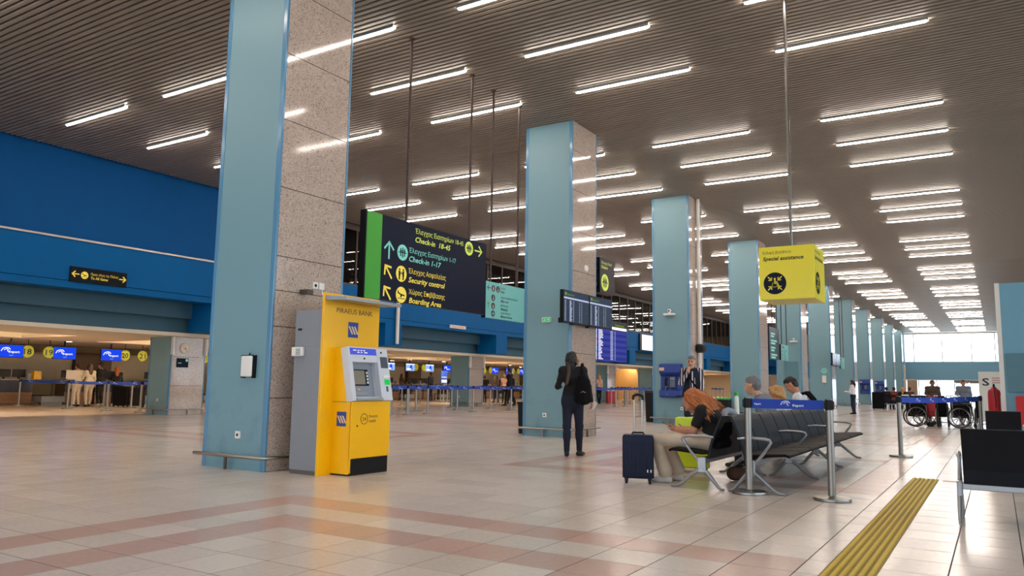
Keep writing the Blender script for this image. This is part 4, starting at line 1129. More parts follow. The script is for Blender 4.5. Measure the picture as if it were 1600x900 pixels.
def bin_(loc, lab, lid, w=.36, h=.62, m='black_plastic'):
    t = thing('waste_bin', lab, 'bin', loc)
    b = MB(); b.prism([(-w/2+.03, 0), (w/2-.03, 0), (w/2, h-.06), (-w/2, h-.06)], (0, -w/2+.02, 0), (1,0,0), (0,0,1), (0,1,0), w-.04); obj('body', b, M(m), t, bevel=.01)
    b = MB(); b.box(-w/2-.01, w/2+.01, -w/2, w/2, h-.06, h); obj('lid', b, M(lid), t, bevel=.012)
bin_((-8.85, 29.6, 0), 'black bin with green lid at the fourth blue column', 'green_lid', .45, .68)
bin_((-8.98, 15.15, 0), 'narrow black bin behind the left edge of the second column', 'black_plastic', .34, .70)
bin_((-9.02, 22.7, 0), 'narrow dark bin behind the left edge of the third column', 'mullion_brown', .34, .95)

# ---- blue booth with its panel, red box, extinguisher, poster
t = thing('booth', 'pale blue booth at the right picture edge', 'booth', (0, 0, 0))
b = MB(); b.box(.085, 3.2, 18.0, 21.0, 0, 3.215); obj('walls', b, M('booth_blue'), t)
b = MB(); b.box(.06, .14, 17.99, 18.06, 0, 3.22); obj('corner_trim', b, M('white_plastic'), t)
b = MB(); b.box(.18, 1.1, 17.96, 18.0, 1.08, 1.83); obj('panel', b, M('booth_panel'), t, bevel=.01)
t = thing('red_box', 'bright red box fixed to the pale blue booth', 'box', (.72, 17.99, .74)); b = MB(); b.box(-.42, .4, -.18, 0, -.28, .27); obj('case', b, M('red_panel'), t, bevel=.01); b = MB(); b.box(-.30, .3, -.186, -.18, -.2, .2); obj('door', b, M('red_panel'), t)
t = thing('fire_extinguisher', 'red fire extinguisher on the left corner of the pale blue booth', 'extinguisher', (-.05, 18.2, .62))
b = MB(); b.lathe([(.10, 0), (.112, .02), (.112, .42), (.10, .49), (.05, .53), (.035, .56)], n=18); obj('cylinder', b, M('red'), t, smooth=True)
b = MB(); b.box(-.02, .02, -.03, .03, .56, .60); b.box(-.015, .015, -.09, .03, .60, .62); obj('valve', b, M('black_plastic'), t); b = MB(); b.tube([(0, -.03, .58), (0, -.12, .5), (.02, -.13, .3), (.02, -.125, .15)], .007, 6); obj('hose', b, M('black_plastic'), t, smooth=True)
b = MB(); b.box(.08, .12, -.05, .05, .1, .4); obj('wall_bracket', b, M('steel'), t)
t = thing('poster_stand', 'white poster stand with a large dark letter S', 'poster', (-.12, 24.0, 0)); b = MB(); b.box(-.28, .42, -.03, .03, .3, 1.60); bd = obj('panel', b, M('poster_white'), t)
b = MB(); b.box(-.25, .38, -.2, .2, 0, .03); b.box(.03, .09, -.02, .02, .03, .3); obj('foot', b, M('steel'), t)
sh = Sheet((0, -.031, 0), (1, 0, 0), (0, 0, 1)); sh.text(M('print_dark'), 'S', -.20, 1.24, .27, .16, True); 
for k in range(3): sh.rect(mat('print_pale', '#b9908a', .6), .02, .22, 1.30+.06*k, 1.33+.06*k)
sh.build(bd)

# ---- folded wheelchairs in a row
def wheelchair(x, y, rz, lab, m_seat, nm='wheelchair'):
    t = thing(nm, lab, 'wheelchair', (x, y, 0), rz)
    for s in (-1, 1):
        yy = s*.14
        b = MB(); b.tube([(.29*math.cos(a), yy, .305+.29*math.sin(a)) for a in [2*math.pi*k/28 for k in range(28)]], .016, 8, True); w = obj('wheel', b, M('rubber'), t, smooth=True)
        b = MB(); b.tube([(.265*math.cos(a), yy+s*.03, .305+.265*math.sin(a)) for a in [2*math.pi*k/28 for k in range(28)]], .009, 6, True); obj('push_rim', b, M('steel'), w, smooth=True)
        b = MB()
        for k in range(12): b.cyl((0, yy, .305), (.28*math.cos(k*math.pi/6), yy, .305+.28*math.sin(k*math.pi/6)), .004, n=4, caps=False)
        b.cyl((0, yy-.03, .305), (0, yy+.03, .305), .03, n=10); obj('spokes', b, M('steel_dark'), w)
        b = MB(); b.cyl((.42, s*.1-.014, .07), (.42, s*.1+.014, .07), .07, n=14); obj('caster', b, M('rubber'), t, smooth=True)
        b = MB(); b.tube([(-.30, s*.12, .93), (-.20, s*.12, .93), (-.18, s*.12, .85), (-.16, s*.12, .35), (.3, s*.12, .33), (.42, s*.12, .16)], .012, 6); b.tube([(-.17, s*.12, .68), (.2, s*.12, .68), (.28, s*.12, .6), (.3, s*.12, .33)], .012, 6); obj('frame', b, M('steel_dark'), t, smooth=True)
        b = MB(); b.cyl((-.32, s*.12, .93), (-.2, s*.12, .93), .018, n=8); obj('grip', b, M('white_plastic'), t)
        b = MB(); b.box(-.1, .2, s*.12-.02, s*.12+.02, .675, .71); obj('arm_pad', b, M('black_plastic'), t, bevel=.008)
    b = MB(); b.box(-.18, .30, -.11, .11, .30, .70); obj('folded_seat', b, M(m_seat), t, bevel=.03)
    b = MB(); b.box(-.22, -.13, -.12, .12, .45, .90); obj('backrest', b, M(m_seat), t, bevel=.02)
    b = MB(); b.box(.42, .52, -.12, .12, .11, .13); obj('footplate', b, M('black_plastic'), t)
wheelchair(-2.15, 26.7, .35, 'leftmost folded wheelchair in the row behind the blue belt', 'black_fabric')
wheelchair(-1.70, 27.1, 1.45, 'folded wheelchair with dark red seat in the row behind the blue belt', 'red')
wheelchair(-1.42, 27.0, 1.55, 'black folded wheelchair right beside the dark red one', 'black_fabric')
wheelchair(-.98, 26.55, .05, 'folded wheelchair turned side-on so its big wheel shows fully', 'black_fabric')
wheelchair(-.42, 26.9, 1.5, 'rightmost folded wheelchair, next to the belt post', 'black_fabric')
wheelchair(-2.0, 28.0, .7, 'folded wheelchair standing in the second rank on the left', 'black_fabric')
wheelchair(-.95, 28.0, .9, 'folded wheelchair standing in the second rank on the right', 'black_fabric')

# ---- check-in desks
def desk(x, y, lab, g):
    t = thing('check_in_desk', lab, 'desk', (x, y, 0), 0, g)
    b = MB(); b.box(-.75, -.02, -.56, .56, 0, .82); obj('body', b, M('panel_brown'), t)
    b = MB(); b.box(-.02, .03, -.58, .58, .50, .95); obj('navy_front', b, M('desk_navy'), t, bevel=.006)
    for k in range(3):
        b = MB(); b.box(-.02, .015, -.58, .58, .08+.14*k, .21+.14*k); obj('wood_plank', b, M('wood'), t, bevel=.004)
    b = MB(); b.box(-.8, .06, -.60, .60, .95, .985); obj('worktop', b, mat('worktop_pale', '#b9b1a2', .3), t, bevel=.006)
    for yy in (-.30, .24):
        b = MB(); b.box(-.42, -.38, yy-.24, yy+.24, 1.06, 1.36); mo = obj('desk_monitor', b, M('black_plastic'), t, bevel=.008)
        b = MB(); b.box(-.44, -.36, yy-.03, yy+.03, .985, 1.1); obj('stand', b, M('black_plastic'), mo)
    b = MB(); b.box(-.2, -.1, .42, .56, .985, 1.2); obj('printer', b, M('grey_plastic'), t, bevel=.01)
def conveyor(x, y, lab, g):
    t = thing('baggage_conveyor', lab, 'conveyor', (x, y, 0), 0, g)
    b = MB(); b.box(-1.2, .1, -.45, .45, .12, .34); obj('base', b, M('grey_metal'), t, bevel=.01)
    b = MB(); b.box(-1.2, .08, -.40, .40, .34, .37); obj('belt', b, M('rubber'), t)
    b = MB(); b.box(-1.0, -.9, -.5, -.45, .12, .9); b.box(-1.0, -.9, .45, .5, .12, .9); obj('side_post', b, M('steel'), t)
    b = MB(); b.box(-.1, .0, -.4, .4, 0, .12); obj('foot', b, M('steel_dark'), t)
def monitor(y, lab, g, content):
    t = thing('overhead_monitor', lab, 'screen', (-29.0, y, 0), 0, g)
    b = MB(); b.box(-.08, 0, -.42, .42, 1.73, 2.19); fr = obj('frame', b, M('black_plastic'), t, bevel=.01)
    b = MB(); b.cyl((-.05, 0, 2.19), (-.05, 0, 2.42), .03, n=8); obj('ceiling_mount', b, M('black_plastic'), t)
    b = MB(); b.box(0, .004, -.40, .40, 1.75, 2.17); pn = obj('panel', b, M(content), fr)
    sh = Sheet((.0045, 0, 0), (0, 1, 0), (0, 0, 1))
    if content == 'screen_blue':
        icon_bird(sh, M('board_white'), -.14, 2.0, .36); sh.text(M('board_white'), 'fraport', -.08, 1.90, .11, .36, True); sh.rect(M('board_grey'), -.05, .08, 1.80, 1.825)
    else:
        sh.rect(M('board_white'), -.3, .1, 1.80, 1.9); sh.poly(M('screen_blue'), [(-.1, 1.78), (.2, 1.82), (.15, 2.1), (-.0, 2.08)]); sh.rect(M('board_white'), -.38, .38, 2.1, 2.15)
    sh.build(pn, 'screen_print')
DL = {'18': 'lime disc reading eighteen, beside the leftmost blue screen', '19': 'lime disc reading nineteen, left of the middle blue screen', '20': 'lime disc reading twenty, right of the last blue screen', '21': 'lime disc half hidden by the low column with the clock'}
def disc_sign(y, num, lab, g=None):
    t = thing('desk_number', lab, 'sign', (-29.0, y, 1.97), 0, g)
    b = MB(); b.cyl((-.03, 0, 0), (0, 0, 0), .21, n=28); bd = obj('disc', b, mat('disc_lime', '#b5c42d', .5), t)
    b = MB(); b.cyl((-.015, 0, .2), (-.015, 0, .45), .012, n=8); obj('hanger', b, M('black_plastic'), t)
    if num:
        sh = Sheet((.001, 0, 0), (0, 1, 0), (0, 0, 1)); sh.text(M('print_dark'), num, -.13, -.10, .27, .26, True); sh.build(bd, 'number')
GD = 'desks along the check-in wall'
for k in range(-1, 12):
    yc = 14.65 + 3.62*k
    where = 'left of the low column with the clock' if k < 3 else 'seen between cash machine and second column' if k < 9 else 'seen right of the second column'
    desk(-31.6, yc-.62, 'check-in desk with navy front and pale top, ' + where, 'check-in desks ' + where)
    desk(-31.6, yc+.62, 'check-in desk with navy front and pale top, ' + where, 'check-in desks ' + where)
    conveyor(-31.3, yc+1.81, 'grey baggage belt between check-in desks ' + where, 'baggage belts ' + where)
    if k < 0: continue
    LABS = {0: ('leftmost blue screen over the left check-in desks', 'middle blue screen over the left check-in desks'), 1: ('blue screen nearest the low column with the clock', None)}.get(k)
    nums = {0: ('18', '19'), 1: ('20', '21')}.get(k, (None, None))
    for s, q in ((-1, 0), (1, 1)):
        if LABS and LABS[q]: monitor(yc + s*.92, LABS[q], None, 'screen_blue')
        elif k >= 2: monitor(yc + s*.92, 'overhead screen above the check-in desks ' + where, 'overhead screens ' + where, 'screen_pic' if k in (5, 6) else 'screen_blue')
        disc_sign(yc + s*.37, nums[q], DL[nums[q]] if nums[q] else 'lime disc over the check-in desks ' + where, None if nums[q] else 'lime discs ' + where)
for y, lab in ((16.2, 'yellow box on the desk top left of the cream-jacketed pair'),):
    b = MB(); b.box(-.12, .12, -.14, .14, .0, .32); o = one('yellow_box', b, M('yellow_atm'), lab, 'box', bevel=.01); o.location = (-31.7, y-.2, .985)
t = thing('standing_sign', 'blue and white standing sign before the desks between cash machine and second column', 'sign', (-26.2, 35.0, 0))
b = MB(); b.box(-.02, .02, -.28, .28, 1.05, 1.75); bd = obj('panel', b, M('belt_blue'), t); b = MB(); b.box(.02, .025, -.25, .25, 1.1, 1.25); b.box(.02, .025, -.25, .25, 1.38, 1.42); obj('print', b, M('print_white'), bd)
b = MB(); b.cyl((0,0,0), (0,0,1.05), .03, n=8); b.cyl((0,0,0), (0,0,.03), .2, n=16); obj('stand', b, M('steel'), t)

# ================================================================== PEOPLE
def nets(D, o, h):
    s = D < 0
    n = np.zeros(tuple(d-1 for d in D.shape), np.int8)
    cs = [(i, j, k) for i in (0, 1) for j in (0, 1) for k in (0, 1)]
    sx, sy, sz = D.shape
    for i, j, k in cs: n += s[i:sx-1+i, j:sy-1+j, k:sz-1+k]
    mask = (n > 0) & (n < 8)
    cells = np.argwhere(mask)
    idx = np.full(mask.shape, -1, np.int64); idx[mask] = np.arange(len(cells))
    P = np.zeros((len(cells), 3)); Wt = np.zeros(len(cells))
    for a in cs:
        for ax in range(3):
            if a[ax]: continue
            b = list(a); b[ax] = 1
            A = cells + a; B = cells + b
            da = D[A[:,0], A[:,1], A[:,2]]; db = D[B[:,0], B[:,1], B[:,2]]
            m = (da < 0) != (db < 0)
            t = np.where(m, da/np.where(m, da-db, 1), 0)
            q = np.array(a, float)[None, :].repeat(len(cells), 0); q[:, ax] += t
            P[m] += q[m]; Wt[m] += 1
    V = (cells + P/Wt[:, None])*h + o
    F = []
    for ax in range(3):
        u, w = (ax+1) % 3, (ax+2) % 3
        lo = [slice(None)]*3; hi = [slice(None)]*3; lo[ax] = slice(0, -1); hi[ax] = slice(1, None)
        e = s[tuple(lo)] != s[tuple(hi)]
        E_ = np.argwhere(e)
        ok = (E_[:, u] > 0) & (E_[:, w] > 0) & (E_[:, u] < D.shape[u]-1) & (E_[:, w] < D.shape[w]-1)
        E_ = E_[ok]
        def cell(du, dw):
            c = E_.copy(); c[:, u] += du; c[:, w] += dw
            return idx[c[:,0], c[:,1], c[:,2]]
        q = np.stack([cell(-1,-1), cell(0,-1), cell(0,0), cell(-1,0)], 1)
        inside = s[E_[:,0], E_[:,1], E_[:,2]]
        q[~inside] = q[~inside][:, ::-1]
        F.append(q)
    return V, np.concatenate(F)

class Body:
    """smoothly blended round cones -> one continuous skin; each cone carries a material slot"""
    def __init__(s): s.p = []
    def c(s, a, b, ra, rb=None, m=0, k=.03):
        s.p.append((np.array(a, float), np.array(b, float), ra, ra if rb is None else rb, m, k))
    def eval(s, q, X):
        a, b, ra, rb, m, k = q
        ba = b - a; L2 = ba @ ba
        pa = X - a
        t = np.clip((pa @ ba)/L2, 0, 1) if L2 > 1e-12 else np.zeros(X.shape[:-1])
        return np.linalg.norm(pa - t[..., None]*ba, axis=-1) - (ra + t*(rb-ra))
    def mesh(s, name, mats, h, noise=0, nf=30):
        P = s.p
        lo = np.min([np.minimum(a-ra, b-rb) for a, b, ra, rb, m, k in P], 0) - 3*h - .01
        hi = np.max([np.maximum(a+ra, b+rb) for a, b, ra, rb, m, k in P], 0) + 3*h + .01
        n = np.ceil((hi-lo)/h).astype(int) + 1
        D = np.full(n, .2, np.float64)
        for q in P:
            a, b, ra, rb, m, k = q
            pad = k + 2.5*h
            i0 = np.maximum(0, np.floor((np.minimum(a-ra, b-rb) - pad - lo)/h).astype(int)); i1 = np.minimum(n, np.ceil((np.maximum(a+ra, b+rb) + pad - lo)/h).astype(int) + 1)
            g = np.stack(np.meshgrid(*[lo[d] + h*np.arange(i0[d], i1[d]) for d in range(3)], indexing='ij'), -1)
            d = s.eval(q, g)
            sl = tuple(slice(i0[d_], i1[d_]) for d_ in range(3))
            o = D[sl]; hh = np.maximum(k - np.abs(o-d), 0)/k
            D[sl] = np.minimum(o, d) - hh*hh*k*.25
        if noise:
            gx = [lo[d] + h*np.arange(n[d]) for d in range(3)]
            X, Y, Z = np.meshgrid(*gx, indexing='ij')
            D += noise*(np.sin(nf*X+1.3*np.sin(nf*.7*Z))*np.sin(nf*1.1*Y+np.sin(nf*.9*X)) + .6*np.sin(nf*1.9*Z+2*np.sin(nf*Y))*np.sin(nf*2.1*X))
        V, F = nets(D, lo, h)
        me = bpy.data.meshes.new(name)
        me.vertices.add(len(V)); me.vertices.foreach_set('co', V.astype(np.float32).ravel())
        me.loops.add(F.size); me.loops.foreach_set('vertex_index', F.astype(np.int32).ravel())
        me.polygons.add(len(F)); me.polygons.foreach_set('loop_start', (np.arange(len(F))*4).astype(np.int32))
        if len(mats) > 1:
            C = V[F].mean(1); best = np.full(len(C), 9.); mi = np.zeros(len(C), np.int32)
            for q in P:
                d = s.eval(q, C); u = d < best - 1e-4; best[u] = d[u]; mi[u] = q[4]
            me.polygons.foreach_set('material_index', mi)
        for m in mats: me.materials.append(m)
        me.polygons.foreach_set('use_smooth', np.ones(len(F), bool))
        me.update(calc_edges=True); me.validate()
        return me

V3 = lambda *a: np.array(a, float)
def nrm(v): return np.array(v, float)/np.linalg.norm(v)
SKIN, TOP, BOT, SHOE, DARK, LIP, EXTRA = range(7)

def base_pose(kind):
    J = dict(hf=V3(0,1,-.05))
    if kind == 'stand':
        J.update(pel=V3(0,0,.94), wai=V3(0,.0,1.08), che=V3(0,.0,1.27), nkb=V3(0,-.01,1.43), head=V3(0,.03,1.585))
        for s, n in ((-1,'L'),(1,'R')):
            J['sh'+n]=V3(.165*s,-.01,1.385); J['el'+n]=V3(.215*s,-.03,1.11); J['wr'+n]=V3(.225*s,.06,.87); J['hd'+n]=V3(.0,.15,-1); J['hn'+n]=V3(-s,.2,0)
            J['hip'+n]=V3(.085*s,0,.88); J['kn'+n]=V3(.095*s,.02,.47); J['an'+n]=V3(.10*s,-.03,.085); J['to'+n]=V3(.12*s,1,0); J['cu'+n]=.35
    else:
        J.update(pel=V3(0,.03,.52), wai=V3(0,0,.66), che=V3(0,-.02,.86), nkb=V3(0,-.0,1.02), head=V3(0,.05,1.165))
        for s, n in ((-1,'L'),(1,'R')):
            J['sh'+n]=V3(.165*s,-.02,.97); J['el'+n]=V3(.22*s,.10,.72); J['wr'+n]=V3(.12*s,.32,.66); J['hd'+n]=V3(-.3*s,1,0); J['hn'+n]=V3(0,0,-1)
            J['hip'+n]=V3(.09*s,.06,.50); J['kn'+n]=V3(.12*s,.46,.49); J['an'+n]=V3(.12*s,.47,.085); J['to'+n]=V3(.1*s,1,0); J['cu'+n]=.5
    return J

def hand(B, w, d, n, side, curl, fr=.0088, sc=1.0):
    d = nrm(d); n = nrm(n - d*np.dot(n, d)); ac = np.cross(d, n)*side
    kn = w + d*.085*sc
    for o in (-.022, 0, .022): B.c(w + ac*o*.7*sc + d*.01, kn + ac*o*sc, .015*sc, .0125*sc, SKIN, .012)
    for o, L in ((.031, .066), (.011, .078), (-.010, .073), (-.030, .056)):
        p0 = kn + ac*o*sc*.95
        a1 = curl*.6; d1 = d*math.cos(a1) + n*math.sin(a1); p1 = p0 + d1*L*.5*sc
        a2 = curl*1.5; d2 = d*math.cos(a2) + n*math.sin(a2); p2 = p1 + d2*L*.5*sc
        B.c(p0, p1, fr, fr*.95, SKIN, .004); B.c(p1, p2, fr*.95, fr*.82, SKIN, .004)
    t0 = w + d*.022*sc + ac*.022*sc; t1 = t0 + (d*.55 + ac*.75 + n*.25)*.042*sc; t2 = t1 + (d*.85 + ac*.25 + n*.35)*.036*sc
    B.c(t0, t1, fr*1.3, fr*1.1, SKIN, .008); B.c(t1, t2, fr*1.1, fr*.9, SKIN, .004)

def build_body(J, sleeve='long', tm=1, fat=1.0, leg=1.0, fr=.0088, face=True, dress=None, flare=None, collar=False):
    B = Body(); f = fat
    pel, wai, che, nkb, head = (J[k] for k in ('pel','wai','che','nkb','head'))
    side = nrm(J['hipR'] - J['hipL']); sside = nrm(J['shR'] - J['shL'])
    B.c(pel - side*.06*f, pel + side*.06*f, .112*f, None, BOT, .05)
    B.c(J['hipL'] - V3(0,.02,0), J['hipR'] - V3(0,.02,0), .098*f, None, BOT, .04)
    B.c(wai - side*.055*f, wai + side*.055*f, .098*f, None, tm, .06)
    mid = pel*.62 + wai*.38
    B.c(mid - side*.055*f, mid + side*.055*f, .106*f, None, tm, .05)
    B.c(che - sside*.075*f, che + sside*.075*f, .108*f, None, tm, .06)
    up = che*.4 + nkb*.6
    B.c(up - sside*.08*f, up + sside*.08*f, .085*f, None, tm, .05)
    B.c(J['shL'], J['shR'], .058*f, None, tm, .05)
    B.c(nkb - (nkb-che)*.15, nkb, .062, .056, TOP if collar else SKIN, .03)
    nd = nrm(head - nkb); hf = nrm(J['hf']); hu = nrm(nd*.5 + V3(0,0,1) - hf*np.dot(nd*.5 + V3(0,0,1), hf)); hr = np.cross(hf, hu)
    J['_f'], J['_u'], J['_r'] = hf, hu, hr
    B.c(nkb, head - hu*.05 - hf*.02, .052, .05, SKIN, .02)
    B.c(head + hu*.03 - hf*.02, head + hu*.03 + hf*.01, .088, .084, SKIN, .02)
    B.c(head + hf*.025 - hu*.01, head + hf*.042 - hu*.075, .068, .044, SKIN, .03)
    if face:
        B.c(head + hf*.088 + hu*.012, head + hf*.112 - hu*.026, .009, .014, SKIN, .010)
        B.c(head + hf*.098 - hu*.03 - hr*.010, head + hf*.098 - hu*.03 + hr*.010, .009, None, SKIN, .008)
        for s in (-1, 1):
            B.c(head + hr*.032*s + hf*.083 + hu*.016, head + hr*.030*s + hf*.084 + hu*.016, .0105, None, DARK, .003)
            B.c(head + hr*.020*s + hf*.092 + hu*.038, head + hr*.046*s + hf*.080 + hu*.037, .006, .005, DARK, .004)
            B.c(head + hr*.088*s - hu*.012, head + hr*.092*s + hu*.018 - hf*.012, .013, .016, SKIN, .008)
            B.c(head + hr*.04*s + hf*.06 - hu*.025, head + hr*.042*s + hf*.06 - hu*.03, .03, None, SKIN, .03)
        B.c(head + hf*.087 - hu*.060 - hr*.018, head + hf*.087 - hu*.060 + hr*.018, .0075, None, LIP, .004)
    for n, s in (('L', -1), ('R', 1)):
        sh, el, wr = J['sh'+n], J['el'+n], J['wr'+n]
        B.c(sh, sh, .07*f, None, TOP, .04)
        if sleeve == 'long':
            B.c(sh, el, .058*f, .046*f, TOP, .03); B.c(el, wr - (wr-el)*.04, .045*f, .034, TOP, .02)
        else:
            ms = sh + (el-sh)*.62
            B.c(sh, ms, .064*f, .06*f, TOP, .03); B.c(ms - (el-sh)*.1, el, .045*f, .041*f, SKIN, .008); B.c(el, wr, .041*f, .027, SKIN, .02)
        B.c(el + (wr-el)*.8, wr, .029, .026, SKIN, .01)
        hand(B, wr, J['hd'+n], J['hn'+n], s, J['cu'+n], fr)
        hp, kn, an = J['hip'+n], J['kn'+n], J['an'+n]
        w = leg
        B.c(hp, kn, .092*f*w, .064*w, BOT, .05)
        if flare: B.c(kn, an + V3(0,0,.055), .066*w, flare, BOT, .03)
        else: B.c(kn, an + V3(0,0,.03), .062*w, .046*w, BOT, .03)
        mc = kn*.68 + an*.32; bk = nrm(V3(*(-J['to'+n][:2]), 0))
        if not flare: B.c(mc + bk*.018, mc + bk*.016 - V3(0,0,.05), .055*w, .048*w, BOT, .04)
        td = nrm(J['to'+n])
        B.c(an, an - V3(0,0,.02), .040, .04, SHOE, .02)
        B.c(an - V3(0,0,.045) - td*.045, an - V3(0,0,.047) + td*.07, .038, .038, SHOE, .02)
        B.c(an - V3(0,0,.05) + td*.06, an - V3(0,0,.055) + td*.15, .036, .028, SHOE, .02)
    return B

def hair_body(J, style):
    B = Body(); h, f, u, r = J['head'], J['_f'], J['_u'], J['_r']
    B.c(h + u*.045 - f*.03, h + u*.048 - f*.005, .090, .086, 0, .03)
    B.c(h + u*.0 - f*.05, h - u*.03 - f*.05, .075, .055, 0, .03)
    if style == 'short':
        B.c(h + u*.085 + f*.035, h + u*.09 - f*.02, .05, .06, 0, .03)
    if style in ('pony', 'long'):
        for s in (-1, 1): B.c(h + r*.07*s + u*.03 - f*.01, h + r*.07*s - u*.05 - f*.03, .03, .03, 0, .03)
    if style == 'pony':
        B.c(h - f*.10 + u*.02, h - f*.135 - u*.10, .042, .046, 0, .03); B.c(h - f*.135 - u*.10, h - f*.12 - u*.30, .045, .02, 0, .03)
    if style == 'long':
        B.c(h - f*.06 - u*.03, h - f*.10 - u*.26, .085, .06, 0, .05)
        for s in (-1, 1): B.c(h - f*.03 + r*.055*s, h - f*.08 + r*.06*s - u*.24, .05, .03, 0, .04)
    if style == 'curly':
        for k in range(26):
            a = k*2.4; z = -.9 + 1.8*((k*.618) % 1)
            d = V3(math.cos(a)*math.sqrt(max(0, 1-z*z)), math.sin(a)*math.sqrt(max(0, 1-z*z)), z)
            if d @ f > .45 and d @ u < .6: continue
            B.c(h + u*.02 + d*.095, h + u*.02 + d*.115, .035, .03, 0, .02)
    return B

def person(label, loc, rz, J, mats, hair, hairmat, h=.012, scale=1.0, **kw):
    t = thing('person', label, 'person', loc, rz)
    B = build_body(J, **kw)
    o = obj('body', B.mesh('body', mats, h), None, t); o.scale = (scale,)*3
    if hair:
        hm = hair_body(J, hair).mesh('hair', [hairmat], h*.9, noise=.006 if hair != 'short' else .003, nf=60)
        q = obj('hair', hm, None, t); q.scale = (scale,)*3
    return t

def cloth(n, c, **k): return mat(n, c, .9, noise=.10, nscale=9, bump=.25, bscale=70, **k)
skinA = mat('skin_tan', '#b97f62', .5, noise=.05, nscale=20); skinB = mat('skin_fair', '#cf9c80', .5, noise=.05, nscale=20); skinC = mat('skin_brown', '#8e5b41', .5, noise=.05, nscale=20)
dkm = mat('eye_dark', '#20140f', .4); lip = mat('lip', '#8f4a42', .5)
hb_ = mat('hair_black', '#0f0b0a', .45, noise=.2, nscale=40); hbr = mat('hair_brown', '#3b2418', .5, noise=.2, nscale=40); hgr = mat('hair_grey', '#6f6c6b', .6, noise=.35, nscale=30); hor = mat('hair_orange', '#a4572a', .55, noise=.3, nscale=30); hbl = mat('hair_blond', '#b98a54', .6, noise=.25, nscale=40)
cblk = cloth('cloth_black', '#0d0d10'); cnavy = cloth('cloth_navy', '#141c30'); cbei = cloth('cloth_beige', '#c9b8a2'); ccre = cloth('cloth_cream', '#d6c9ae'); cwht = cloth('cloth_white', '#dcdcdf'); cgry = cloth('cloth_grey', '#6f7683'); cred = cloth('cloth_rust', '#7a3a28'); cbrn = cloth('cloth_brown', '#4a3930')
shw = mat('shoe_white', '#c9c8c4', .6); shb = mat('shoe_black', '#131212', .5); cpk = cloth('cloth_pink', '#c59a8c')

# --- the woman in black walking away towards the second column
J = base_pose('stand')
J['head'] = V3(.0, .02, 1.575); J['hf'] = V3(.80, .55, .25)
J['elL'] = V3(-.245, -.05, 1.12); J['wrL'] = V3(-.225, .18, 1.12); J['hdL'] = V3(-.35, 1, .15); J['hnL'] = V3(.9, 0, -.3); J['cuL'] = .9
J['elR'] = V3(.265, -.07, 1.12); J['wrR'] = V3(.30, .06, .895); J['hdR'] = V3(.15, .35, -1); J['hnR'] = V3(-1, .2, 0); J['cuR'] = .8
J['anL'] = V3(-.085, -.10, .09); J['knL'] = V3(-.095, -.01, .48); J['anR'] = V3(.10, .12, .085); J['knR'] = V3(.10, .08, .475); J['toL'] = V3(-.08, 1, 0); J['toR'] = V3(.4, 1, 0)
wa_rz = math.radians(22)
wa = person('woman in black with long dark hair walking away with a shoulder backpack', (-5.62, 10.86, 0), wa_rz, J, [skinA, cblk, cnavy, shb, dkm, lip, cblk], 'long', hb_, h=.0075, scale=.95, leg=1.02, fat=1.0)
B = Body(); h_, f_, u_, r_ = J['head'], J['_f'], J['_u'], J['_r']
B.c(h_ - f_*.085 - u_*.02, h_ - f_*.11 - u_*.2 + V3(-.02, -.03, 0), .06, .05, 0, .04); B.c(h_ - f_*.11 - u_*.2 + V3(-.02, -.03, 0), V3(-.085, -.155, 1.16), .05, .025, 0, .04)
q = obj('long_hair', B.mesh('long_hair', [hbr], .008, noise=.004, nf=70), None, wa); q.scale = (.95,)*3
b = MB(); b.tube([(-.07*math.cos(a)*1.0, -.005+.065*math.sin(a), 1.462) for a in [2*math.pi*k/16 for k in range(16)]], .014, 6, True); q = obj('collar', b, M('white_plastic'), wa, smooth=True); q.scale = (.95,)*3
bp = thing('backpack', 'black backpack hanging from the right shoulder of the woman in black', 'bag', (-5.62, 10.86, 0), wa_rz)
B = Body(); B.c((.20, -.15, 1.13), (.20, -.15, .90), .085, .105, 0, .05); B.c((.13, -.15, 1.12), (.12, -.15, .88), .07, .085, 0, .05); B.c((.18, -.235, .96), (.18, -.235, .86), .06, .07, 0, .03); B.c((.17, -.15, 1.2), (.17, -.15, 1.2), .06, None, 0, .05)
obj('bag', B.mesh('bag', [M('black_fabric')], .010), None, bp)
b = MB(); b.tube([(.17, -.16, 1.2), (.155, -.14, 1.30), (.14, -.08, 1.405), (.145, .0, 1.42), (.17, .07, 1.34), (.22, .08, 1.15), (.25, -.03, .95)], .017, 6, flat=1.6); obj('strap', b, M('black_fabric'), bp, smooth=True)
b = MB(); b.tube([(.15, -.30, .98), (.18, -.307, 1.0), (.22, -.30, .98)], .006, 6); obj('zip_pull', b, M('steel'), bp)
for loc, lab, wdt in (((-.265, .265, 1.125), 'white phone in the left hand of the woman in black', .0), ((.315, .095, .78), 'folded white ticket in the right hand of the woman in black', .0)):
    b = MB(); b.box(-.035, .035, -.006, .006, -.07, .07)
    p = Matrix.Rotation(wa_rz, 4, 'Z') @ Vector(loc)
    o = one('phone' if 'phone' in lab else 'paper_ticket', b, M('white_plastic'), lab, 'phone' if 'phone' in lab else 'paper', bevel=.003); o.location = (-5.62+p.x, 10.86+p.y, p.z); o.rotation_euler = (math.radians(75), .5, wa_rz) if 'phone' in lab else (.3, .6, wa_rz)

